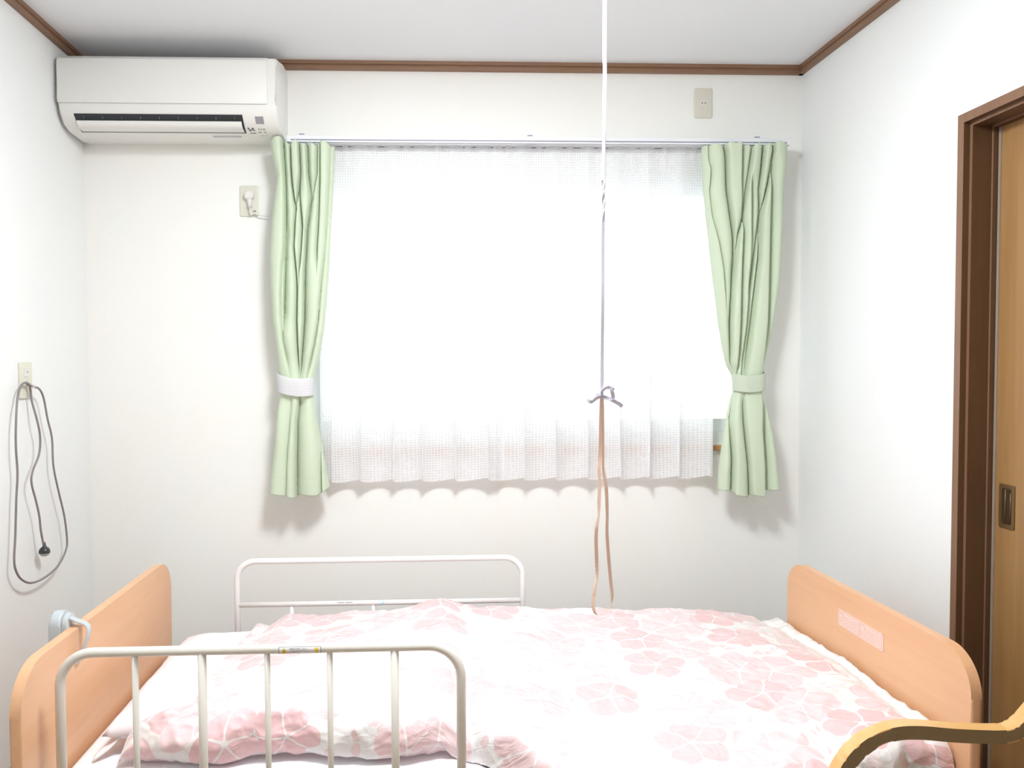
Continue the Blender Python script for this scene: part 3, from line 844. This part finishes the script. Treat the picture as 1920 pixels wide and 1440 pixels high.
GR = [([(265, 1325), (290, 1326), (310, 1330), (350, 1328), (400, 1333), (450, 1344), (500, 1352), (560, 1357)], .45, 8, 1),
      ([(265, 1356), (282, 1358.6), (347, 1361), (438, 1373), (475, 1374), (600, 1367), (678, 1370), (699, 1377)], .85, 8, -1),
      ([(265, 1386), (334, 1385), (412, 1388), (475, 1386), (600, 1383), (691, 1379)], .9, 7, 1),
      ([(268, 1406), (277, 1405), (347, 1396), (400, 1388), (430, 1380), (520, 1372)], .7, 6, -1),
      ([(334, 1404), (400, 1404), (475, 1404), (600, 1396), (665, 1389), (699, 1387)], .85, 7, 1),
      ([(265, 1428), (277, 1427.6), (347, 1421), (386, 1423), (475, 1420), (600, 1406), (699, 1393)], .85, 7, -1),
      ([(265, 1446), (277, 1446), (334, 1436), (386, 1425), (475, 1411), (540, 1404)], .8, 6, -1),
      ([(300, 1443), (334, 1441), (475, 1438), (600, 1435), (652, 1431), (696, 1427)], .85, 10, 1),
      ([(740, 1376), (787, 1369), (860, 1372), (918, 1370)], .85, 9, -1),
      ([(746, 1390.6), (782, 1392), (860, 1400), (925, 1402)], .7, 8, -1),
      ([(738, 1428), (795, 1426), (860, 1430), (923, 1431)], .85, 12, 1)]
topsR = [(0, 270), (.10, 267), (.20, 270), (.25, 266), (.35, 268), (.43, 264), (.46, 268), (.56, 272), (.62, 266), (.72, 268), (.80, 266), (.84, 264), (1, 270)]
botsR = [(0, 918), (.2, 918), (.24, 926), (.45, 930), (.5, 925), (.73, 930), (.76, 918), (1, 917)]
drape('green curtain at the right of the window, near the sliding door', left2, right2, topsR, botsR, GR, 1, 716)

def tieband(name, label, cat, pl, pr_, h, tilt, m):
    """pl/pr_: (px,py) of band centre at left/right edge"""
    A, B = at(*pl, 'y', YD), at(*pr_, 'y', YD); root_c = (A+B)/2
    rx = (B.x-A.x)/2+.002; ry = .040; n = 72; hh = h/2
    b_ = bmesh.new(); rings = []
    ul_pts = []
    for k in range(n):
        a = 2*math.pi*k/n; ca_, sa_ = math.cos(a), math.sin(a)
        x = root_c.x+rx*math.copysign(abs(ca_)**.98, ca_); y = YD-.008+ry*math.copysign(abs(sa_)**.9, sa_)
        y = min(y, -.008)
        zc = A.z+(B.z-A.z)*((x-A.x)/(B.x-A.x)) - tilt*(1-ca_*ca_)*(1 if sa_ < 0 else -1)
        w = .0012*math.sin(5*a)
        nx_, ny_ = ca_/rx, sa_/ry; q = math.hypot(nx_, ny_); nx_, ny_ = nx_/q, ny_/q
        t_ = .0018
        rings.append([b_.verts.new((x+nx_*(w+t_*o), y+ny_*(w+t_*o), zc+z_)) for o, z_ in ((1, -hh), (1.4, -hh*.5), (1.3, hh*.5), (1, hh), (-.6, hh), (-.6, -hh))])
    m_ = len(rings[0])
    for k in range(n):
        P, Q = rings[k], rings[(k+1) % n]
        for i in range(m_): b_.faces.new((P[i], P[(i+1) % m_], Q[(i+1) % m_], Q[i]))
    uvl = b_.loops.layers.uv.new('UVMap')
    for f in b_.faces:
        for l in f.loops: l[uvl].uv = (l.vert.co.x, l.vert.co.z)
    return tag(obj(name, b_, m, None, True, 40), label, cat)
tieband('curtain_tieback', 'white waffle-weave band tied round the left green curtain', 'tieback', (522, 716), (587, 724), .062, .010, M['lacetie'])
tieband('curtain_tieback', 'pale green cloth band tied round the right green curtain', 'tieback', (1377, 717), (1430, 713), .060, .008, M['greentie'])

YL = -.052
def lace(label, xA, xB, npl, ph, botf):
    root = thing('lace_curtain', label, 'curtain', tuple(at((xA+xB)/2, 270, 'y', YL)), 'white waffle lace curtains')
    a0, a1 = at(xA, 600, 'y', YL).x, at(xB, 600, 'y', YL).x; Wd = a1-a0
    zT, zB = 2.085, .868
    NR, NC = 150, 420; rows = []; uvr = []
    for i in range(NR+1):
        f = i/NR; z = zT+(zB-zT)*f; row = []; ur = []
        hdr = math.exp(-f/.035)
        for j in range(NC+1):
            s = j/NC; th = 2*math.pi*(npl*s+ph) + .9*noise.noise(Vector((s*6, f*1.4, ph*9)))
            grow = .35+.65*sstep(0, .8, f)
            A = Wd/npl*.235*grow*(.6+.8*abs(noise.noise(Vector((s*5, 3.3, ph*7)))))
            edge = min(1, min(s, 1-s)/.06)
            x = a0+Wd*s + A*math.sin(th)*edge
            y = YL + (.017+.012*f)*grow*math.cos(th)*(.8+.7*noise.noise(Vector((s*4, f, 5.0)))) - .004*f
            # pinch pleat at the head
            pin = math.exp(-((math.fmod(npl*s+ph+10.5, 1)-.5)/.07)**2)
            y -= .010*pin*hdr
            zz = z-.005*pin*hdr*0
            zz -= f**6*.008*math.cos(th+.6)
            row.append((x, max(min(y, -.024), -.094), zz)); ur.append((s*Wd*1.35, z))
        rows.append(row); uvr.append(ur)
    return grid_obj('lace_cloth', rows, uvr, M['lace'], root)
lace('left white waffle lace curtain, hanging beside the white-banded green curtain', 598, 946, 6, .13, 0)
lace('right white waffle lace curtain, hanging behind the dangling ribbon', 926, 1334, 7, .55, 0)

# double curtain rail
rl_ = thing('curtain_rail', 'white double curtain rail above the window', 'curtain rail', (1.65, -.06, 2.10))
xa, xb = at(541, 258, 'y', -.112).x, at(1478, 262, 'y', -.112).x
zr = at(1000, 262.5, 'y', -.112).z
for yy, zz in ((-.112, zr), (-.045, zr-.005)):
    bm = bmesh.new()
    add_box(bm, (xa, yy-.007, zz-.004), (xb, yy+.007, zz+.009), .0015)
    add_box(bm, (xa, yy-.0075, zz-.014), (xb, yy-.004, zz-.008), .001); add_box(bm, (xa, yy+.004, zz-.014), (xb, yy+.0075, zz-.008), .001)
    tr_ = obj('track', bm, M['rail'], rl_)
    obj('track_slot', box((xa+.002, yy-.005, zz-.010), (xb-.002, yy+.005, zz-.003)), M['railgap'], tr_)
for px in (570, 990, 1408):
    x = at(px, 250, 'y', -.06).x
    bm = box((x-.012, -.117, zr+.009), (x+.012, 0, zr+.0125), .001); add_box(bm, (x-.012, -.006, zr-.02), (x+.012, 0, zr+.016), .001)
    br = obj('bracket', bm, M['rail'], rl_)
    obj('bracket_clip', box((x-.009, -.119, zr+.0125), (x+.009, -.100, zr+.0155), .0006), M['railgap'], br)
for x in (xa, xb):
    obj('end_cap', box((x-.007, -.121, zr-.014), (x+.007, -.035, zr+.010), .003), M['rail'], rl_)
for px in (562, 578, 592, 612, 1345, 1360, 1392, 1415, 1437):
    x = at(px, 268, 'y', -.112).x
    b_ = bmesh.new(); add_tube(b_, [(x, -.112, zr-.012), (x, -.112, zr-.020), (x+.002, -.118, zr-.026), (x+.001, -.120, zr-.018)], .0014, 6)
    obj('hook', b_, M['rail'], rl_, True)

# ------------------------------------------------------------------ air conditioner
ac = thing('air_conditioner', 'white wall-mounted air conditioner in the upper left corner', 'air conditioner', (.37, 0, 2.09))
AX0, AX1 = .012, .735
# back body (everything but the front panel)
yF_ = -.232
body = [(0, 2.098), (-.035, 2.093), (-.155, 2.094), (-.195, 2.108), (-.222, 2.136), (yF_, 2.166), (yF_+.004, 2.18), (yF_+.004, 2.305), (-.222, 2.325), (-.19, 2.338), (-.10, 2.352), (-.03, 2.356), (0, 2.356)]
bm = prism(body, 'x', AX0, AX1, 0)
es = [e for e in bm.edges if abs(e.verts[0].co.x-e.verts[1].co.x) < 1e-6 and not (abs(e.verts[0].co.y) < 1e-5 and abs(e.verts[1].co.y) < 1e-5)]
bmesh.ops.bevel(bm, geom=es, offset=.012, segments=4, profile=.5, affect='EDGES')
obj('casing', bm, M['acbody'], ac, True, 35)
# front panel
fp = [(yF_+.006, 2.172), (yF_-.006, 2.170), (yF_-.008, 2.178), (yF_-.008, 2.300), (yF_-.003, 2.316), (-.215, 2.3305), (-.205, 2.3295), (yF_+.006, 2.30)]
obj('front_panel', prism(fp, 'x', AX0+.002, AX1-.030, .003, 2), M['acbody'], ac, True, 30)
# outlet on the lower slanted face
a1_ = Vector((0, yF_-.0005, 2.158)); 
P = {k: at(*k, 'y', -.215) for k in ((138, 213), (455, 216))}
sx0, sx1 = at(138, 213, 'y', -.225).x, at(456, 216, 'y', -.225).x
# dark opening panel lies 1 mm proud of the casing; slopes with the face
def face_pt(v):      # v: 0 (top) .. 1 (bottom) down the lower front face
    pts_ = [(yF_, 2.166), (-.222, 2.136), (-.195, 2.108), (-.155, 2.094)]
    L_ = [0]
    for q, w in zip(pts_, pts_[1:]): L_.append(L_[-1]+math.hypot(q[0]-w[0], q[1]-w[1]))
    d = v*L_[-1]
    for k in range(3):
        if d <= L_[k+1]+1e-9:
            f = (d-L_[k])/(L_[k+1]-L_[k]); return (pts_[k][0]+(pts_[k+1][0]-pts_[k][0])*f, pts_[k][1]+(pts_[k+1][1]-pts_[k][1])*f)
    return pts_[-1]
bm = bmesh.new(); vs0, vs1 = [], []
for k in range(13):
    v = .26+.72*k/12; y, z = face_pt(v); fk = k/12; py_ = 213+38*fk
    nrm_ = .0012+.0*v
    vs0.append(bm.verts.new((at(138+16*fk, py_, 'y', y).x, y-nrm_, z-nrm_*.5))); vs1.append(bm.verts.new((at(454+8.5*fk, py_, 'y', y).x, y-nrm_, z-nrm_*.5)))
for k in range(12): bm.faces.new((vs0[k], vs1[k], vs1[k+1], vs0[k+1]))
obj('air_outlet', bm, M['acdark'], ac, True)
bm = bmesh.new(); L_ = []
for k in range(9):
    v = .47+.46*k/8; y, z = face_pt(v); fk = k/8; bul = .006+.005*math.sin(math.pi*fk)
    xa_, xb_ = at(144.5+12*fk, 226+21*fk, 'y', y).x, at(453+6.5*fk, 229+20*fk, 'y', y).x
    L_.append([(xa_, y-bul, z-bul*.5), (xb_, y-bul, z-bul*.5), (xb_, y-bul+.004, z-bul*.5+.002), (xa_, y-bul+.004, z-bul*.5+.002)])
L_ = [[bm.verts.new(p) for p in r] for r in L_]
for A_, B_ in zip(L_, L_[1:]):
    for q in range(4): bm.faces.new((A_[q], A_[(q+1) % 4], B_[(q+1) % 4], B_[q]))
bm.faces.new(L_[0]); bm.faces.new(L_[-1][::-1])
obj('louvre_flap', bm, M['acbody'], ac, True, 40)
for k in range(9):
    x = sx0+.03+(sx1-sx0-.06)*k/8; y, z = face_pt(.36)
    obj('vane', box((x-.0006, y-.0035, z-.007), (x+.0006, y-.0005, z+.002)), M['ink'], ac)
# display, symbols, small print (on the casing's lower face)
def acpatch(name, pxa, pya, pxb, pyb, m, parent=ac):
    y = -.2265
    A, B = at(pxa, pya, 'y', y), at(pxb, pyb, 'y', y)
    def yy(z): return interp(z, [(2.094, -.155), (2.108, -.195), (2.136, -.222), (2.166, yF_), (2.3, yF_)])-.0016
    bmm = bmesh.new()
    za_, zb_ = max(A.z, B.z), min(A.z, B.z)
    vs = [bmm.verts.new(p) for p in ((A.x, yy(za_), za_), (B.x, yy(za_), za_), (B.x+.0006, yy(zb_), zb_), (A.x+.0006, yy(zb_), zb_))]
    bmm.faces.new(vs); return obj(name, bmm, m, parent)
acpatch('display', 477, 217.5, 492.5, 228.5, M['acgrey'])
for q in ((459, 233, 462, 235.2), (461, 235, 464.5, 237), (465.5, 234.3, 468.5, 235.8), (467, 233.2, 470.5, 234.8), (469, 235, 471.5, 236.8), (461, 238.6, 472, 239.4),
          (479, 234.2, 480.6, 235.6), (483.4, 234.2, 485, 235.6), (488, 234.4, 491.5, 235.4), (477.5, 237.6, 483, 238.3), (488.5, 237.6, 492, 238.4), (481, 243.0, 487.5, 243.8), (490, 243, 494, 244)):
    acpatch('printed_mark', *q, M['ink'])
bm = bmesh.new(); A, B = at(395, 264.5, 'y', -.155), at(449, 266, 'y', -.155)
add_box(bm, (A.x, -.128, 2.0925), (B.x, -.112, 2.0945)); obj('rating_label', bm, M['labelgrey'], ac)

# ------------------------------------------------------------------ sockets and cords
def plate(name, label, cat, x0, z0, x1, z1, y=0):
    root = thing(name, label, cat, ((x0+x1)/2, 0, (z0+z1)/2))
    obj('cover_plate', prism(rrect(x0, z0, x1, z1, .006, 4), 'y', -.007, 0, .002, 2), M['cream'], root, True, 30)
    return root
A, B = at(1301, 166, 'y', 0), at(1334, 222, 'y', 0)
pl = plate('wall_socket', 'cream wall socket with one outlet, high above the right curtain', 'socket', A.x, B.z, B.x, A.z)
C0 = at(1318.8, 193.5, 'y', -.007)
s_ = obj('outlet_insert', box((C0.x-.012, -.0085, C0.z-.012), (C0.x+.013, -.006, C0.z+.012), .001), M['creamlt'], pl)
for dx in (-.0045, .0065): obj('slot', box((C0.x+dx-.0011, -.0092, C0.z-.004), (C0.x+dx+.0011, -.008, C0.z+.0045)), M['black'], s_)
A, B = at(450, 348.5, 'y', 0), at(485, 406, 'y', 0)
pl = plate('wall_socket', 'cream wall socket under the air conditioner with a white plug in it', 'socket', A.x, B.z, B.x, A.z)
obj('outlet_insert', box((A.x+.018, -.0085, B.z+.03), (A.x+.050, -.006, A.z-.02), .001), M['creamlt'], pl)
# plug and flex
Q = lambda px, py, y: tuple(at(px, py, 'y', y))
pg = thing('power_plug', 'white plug with a flex running behind the left curtain', 'plug', tuple(at(467, 368, 'y', -.01)))
c0 = at(467, 366.5, 'y', -.02)
bm = bmesh.new(); add_tube(bm, [(c0.x, -.009, c0.z), (c0.x, -.026, c0.z), (c0.x, -.030, c0.z)], [.0175, .0175, .013], 20)
obj('plug_body', bm, M['plugw'], pg, True, 40)
obj('strain_relief', tube([Q(467.5, 372, -.022), Q(468.5, 382, -.024), Q(469, 389, -.024)], [.010, .0075, .006], 12), M['plugw'], pg, True)
pts = catmull([Q(469, 388, -.024), Q(468.5, 396, -.022), Q(472, 402, -.02), Q(479, 399.5, -.02), Q(486, 403, -.02), Q(495, 404.5, -.022), Q(505, 404.5, -.025), Q(515, 402, -.026), Q(525, 400, -.028)], 6)
obj('flex', tube(pts, .0022, 8), M['plugw'], pg, True)
obj('cable_tie', tube([Q(474.5, 397.3, -.024), Q(477, 395.3, -.026), Q(479.2, 395.4, -.026), Q(479.5, 397.5, -.024)], .0014, 6), M['black'], pg, True)

# left wall socket plate
A, B = at(33, 679, 'x', 0), at(57.5, 746, 'x', 0)
ys0, ys1, zz0, zz1 = A.y, B.y, B.z, A.z
lp = thing('call_socket', 'cream socket plate on the left wall with the grey cord plugged in', 'socket', (0, (ys0+ys1)/2, (zz0+zz1)/2))
obj('cover_plate', prism(rrect(min(ys0, ys1), zz0, max(ys0, ys1), zz1, .004, 4), 'x', 0, .007, .002, 2), M['cream'], lp, True, 30)
ymid = (ys0+ys1)/2
obj('push_button', box((.006, ymid-.014, zz1-.045), (.0095, ymid+.014, zz1-.018), .001), M['creamlt'], lp)
obj('pin_hole', tube([(.009, ymid+.002, zz1-.030), (.0102, ymid+.002, zz1-.030)], .0025, 10), M['ink'], lp)
obj('jack_ring', tube([(.006, ymid, zz0+.045), (.012, ymid, zz0+.045)], .010, 16), M['chrome'], lp, True, 40)
cdt = thing('nurse_call_switch', 'grey cord looped from the left wall socket, ending in a black bulb switch', 'call switch', (.02, -.45, .63))
G = [(210, 212), (228, 216), (248, 240), (265, 290), (285, 400), (312, 520), (320, 680), (350, 830), (385, 980), (402, 1120), (395, 1190), (350, 1280), (270, 1352), (190, 1385), (130, 1365), (95, 1310), (85, 1240), (92, 1100), (98, 880), (105, 730), (95, 560), (97, 400), (105, 280), (125, 205), (155, 184), (178, 206), (190, 290), (220, 400), (240, 500), (235, 610), (195, 720), (190, 790), (215, 890), (235, 980), (245, 1070), (262, 1162)]
cps = []
for k, (gx, gy) in enumerate(G):
    off = .030 if k > 1 else .038
    if 22 <= k <= 26: off = .022
    if k > 26: off = .034
    cps.append(at(gx/3.2, 660+gy/3.2, 'x', off))
obj('cord', tube(catmull(cps, 6), .0033, 8), M['greycord'], cdt, True)
j0 = Vector((.010, ymid, zz0+.045)); j1 = at(205/3.2, 660+209/3.2, 'x', .038)
obj('jack_plug', tube([j0, j0.lerp(j1, .3), j0.lerp(j1, .32), j1], [.0055, .0055, .0045, .0045], 12), M['chrome'], cdt, True, 40)
bc = at(267/3.2, 660+1198/3.2, 'x', .034)
bm = bmesh.new(); prof_ = [(.030, .003), (.022, .0045), (.016, .006), (.011, .013), (.004, .0165), (-.004, .0165)]
add_tube(bm, [bc+Vector((0, 0, z)) for z, r in prof_], [r for z, r in prof_], 18)
obj('bulb_switch', bm, M['black'], cdt, True, 50)
bm = bmesh.new(); prof_ = [(-.004, .0162), (-.009, .014), (-.013, .009), (-.0145, .003)]
add_tube(bm, [bc+Vector((0, 0, z)) for z, r in prof_], [r for z, r in prof_], 18)
obj('push_tip', bm, M['greyplas'], cdt, True, 50)

# ------------------------------------------------------------------ dangling pull ribbon
YC = -1.42
rib = thing('pull_ribbon', 'long white and beige ribbon hanging from the ceiling in front of the window', 'ribbon', tuple(at(1130, 742, 'y', YC)))
def ribbon(pts, widths, turns, n=5, thick=.0005):
    """flat band through pts; turns = rotation of its flat about the path, radians"""
    P_ = catmull(pts, n); m_ = len(P_); k_ = len(pts)-1
    b_ = bmesh.new(); prev = None
    for i, p in enumerate(P_):
        f = i/(m_-1)*k_; i0 = min(int(f), k_-1); g_ = f-i0
        w_ = widths[i0]*(1-g_)+widths[i0+1]*g_; a = turns[i0]*(1-g_)+turns[i0+1]*g_
        T = (P_[min(i+1, m_-1)]-P_[max(i-1, 0)]).normalized()
        S = T.cross(Vector((0, 1, 0)));
        S = S.normalized() if S.length > 1e-4 else Vector((1, 0, 0))
        Nn = T.cross(S).normalized(); D = S*math.cos(a)+Nn*math.sin(a); E_ = T.cross(D)
        r_ = [b_.verts.new(p+D*w_/2*u+E_*thick*v) for u, v in ((-1, -1), (1, -1), (1, 1), (-1, 1))]
        if prev:
            for q in range(4): b_.faces.new((prev[q], prev[(q+1) % 4], r_[(q+1) % 4], r_[q]))
        else: b_.faces.new(r_[::-1])
        prev = r_
    b_.faces.new(prev); return b_
def RP(px, py, dy=0): return at(px, py, 'y', YC+dy)
top = at(1133, 0, 'y', YC); topc = Vector((top.x+.003, YC, H))
pts = [topc]+[RP(1133.5, 60), RP(1134, 130), RP(1133, 200), RP(1132, 270), RP(1131.5, 340)]
obj('upper_ribbon', ribbon(pts, [.0075, .0075, .0075, .007, .0065, .006], [0, .25, .5, .2, .7, .5], 8), M['ribbonw'], rib)
obj('upper_ribbon', ribbon([p+Vector((.0018, .003, 0)) for p in pts], [.005]*6, [.6, .1, .4, .9, .3, .8], 8), M['ribbonw'], rib)
pts = [RP(1131.5, 338), RP(1132, 356), RP(1131, 372), RP(1132.5, 390), RP(1131, 420), RP(1130.5, 520), RP(1129.5, 620), RP(1129, 700), RP(1128.5, 742)]
obj('twisted_cord', ribbon(pts, [.008, .005, .006, .005, .006, .0062, .0058, .006, .006], [0, 1.6, 3.1, 4.7, 6.3, 6.6, 6.2, 6.7, 6.5], 10, .0012), M['ribbonw'], rib)
K = lambda L_, dy=0: [RP(1060+x/5.14, 680+y/5.14, dy) for x, y in L_]
q = K([(345, 320), (270, 310), (235, 332), (214, 358), (238, 372), (288, 340), (345, 324)])
for i, d in enumerate((0, -.006, -.010, -.012, -.016, -.010, -.002)): q[i].y += d
obj('bow_loop', ribbon(q, [.005, .008, .008, .008, .008, .008, .005], [0, .5, .3, .2, .6, .5, 0]), M['ribbonw'], rib)
q = K([(350, 322), (352, 275), (376, 246), (412, 238), (432, 272), (446, 335), (404, 348), (350, 326)])
for i, d in enumerate((0, -.004, -.008, -.012, -.014, -.012, -.008, -.002)): q[i].y += d
obj('bow_loop', ribbon(q, [.005, .007, .007, .007, .007, .007, .007, .005], [0, .5, .7, .3, .2, .5, .6, 0]), M['ribbonw'], rib)
obj('ribbon_tail', ribbon(K([(355, 322), (400, 338), (450, 360), (515, 395), (549, 422)], -.004), [.005, .006, .007, .0075, .0075], [0, .3, .2, .5, .2]), M['ribbonw'], rib)
obj('ribbon_tail', ribbon(K([(362, 262), (385, 244), (412, 236), (445, 242), (469, 264)], .004), [.004, .005, .005, .005, .005], [.4, .3, .2, .5, .2]), M['ribbonw'], rib)
bm = bmesh.new(); c_ = RP(1127.5, 742); bmesh.ops.create_icosphere(bm, subdivisions=2, radius=.0042, matrix=Matrix.Translation(c_))
obj('knot', bm, M['ribbonw'], rib, True)
loop_pts = [(1128, 744), (1126.5, 790), (1126, 830), (1124, 862), (1123, 880), (1124.5, 905), (1123.5, 935), (1122.5, 965), (1119, 985), (1117.5, 1010), (1118.5, 1045), (1119.5, 1080), (1116, 1095), (1113.5, 1115), (1112.5, 1135), (1116, 1149), (1123, 1153), (1135, 1148), (1145, 1134), (1147.5, 1115), (1145, 1090), (1141.5, 1050), (1138, 1000), (1138.5, 970), (1137.5, 930), (1135.5, 905), (1131, 880), (1130.5, 850), (1130, 800), (1129, 746)]
tw = [0, .3, .2, .5, .1, .2, .5, 1.35, .9, .2, .1, 1.2, 1.0, .1, .2, .9, 1.3, 1.2, 1.3, .3, .2, .1, .3, .5, .1, .1, .6, .5, .3, 0]
pts = [RP(x, y, .006*math.sin(i*.7)) for i, (x, y) in enumerate(loop_pts)]
obj('hanging_loop', ribbon(pts, [.0068]*len(pts), tw, 5), M['ribbon'], rib)

# ------------------------------------------------------------------ bentwood armchair
YA = -1.535
ch = thing('armchair', 'bentwood armchair with curved plywood arm beside the foot of the bed', 'chair', (2.2, YA-.26, 0))
arm_px = [(1560, 1475), (1574, 1442), (1590, 1415), (1613, 1391), (1645, 1371), (1680, 1362), (1720, 1361), (1780, 1366), (1835, 1368.5), (1862, 1369), (1884, 1367.5), (1902, 1361), (1917, 1350), (1930, 1336)]
arm = [at(x, y+6.5, 'y', YA) for x, y in arm_px]
first = arm[0]; lastp = arm[-1]
low = [Vector((first.x-.012, YA, first.z-.10)), Vector((first.x-.004, YA, .30)), Vector((first.x+.03, YA, .03)), Vector((first.x+.10, YA, .0125)), Vector((2.30, YA, .0125)), Vector((2.50, YA, .0125))][::-1]
back = [Vector((lastp.x+.05, YA, lastp.z+.06)), Vector((lastp.x+.09, YA, lastp.z+.12))]
path = catmull(low+arm+back, 8)
AW, AT = .030, .0260
def armmesh(dy):
    n_ = len(path); b_ = bmesh.new(); uvl = b_.loops.layers.uv.new('UVMap'); prev = None; d = 0
    for i in range(n_):
        T = (path[min(i+1, n_-1)]-path[max(i-1, 0)]).normalized(); S = Vector((0, 1, 0)); Nn = S.cross(T).normalized()
        if i: d += (path[i]-path[i-1]).length
        p = path[i]+Vector((0, dy, 0))
        cs = [(-AW/2, -AT/2), (AW/2, -AT/2), (AW/2, AT/2), (-AW/2, AT/2)]
        r_ = [b_.verts.new(p+S*a+Nn*b2) for a, b2 in cs]
        if prev:
            for q in range(4):
                f = b_.faces.new((prev[q], prev[(q+1) % 4], r_[(q+1) % 4], r_[q]))
                f.material_index = 1 if q in (1, 3) else 0
                vv = (cs[q][1]/AT+.5, cs[(q+1) % 4][1]/AT+.5)
                for l, uv in zip(f.loops, ((pd, vv[0]), (pd, vv[1]), (d, vv[1]), (d, vv[0]))): l[uvl].uv = uv
        prev = r_; pd = d
    es = [e for e in b_.edges if len(e.link_faces) == 2 and e.link_faces[0].material_index != e.link_faces[1].material_index]
    bmesh.ops.bevel(b_, geom=es, offset=.0022, segments=2, profile=.5, affect='EDGES')
    return b_
for dy in (0, -.52): obj('arm_frame', armmesh(dy), [M['birch'], M['ply_shaded']], ch, True, 50)
x0c, x1c = first.x+.03, 2.50
obj('seat', box((x0c, YA-.50, .37), (x1c-.03, YA-.02, .42), .02, 3), M['seat'], ch, True, 40)
obj('backrest', prism([(x1c-.055, .42), (x1c-.02, .42), (x1c+.045, .80), (x1c+.01, .80)], 'y', YA-.50, YA-.02, .008, 3), M['seat'], ch, True, 40)
for zz in (.345,):
    obj('cross_rail', box((x0c+.05, YA-.51, zz), (x0c+.075, YA-.01, zz+.03), .003), M['birch'], ch)
    obj('cross_rail', box((x1c-.10, YA-.51, zz), (x1c-.075, YA-.01, zz+.03), .003), M['birch'], ch)
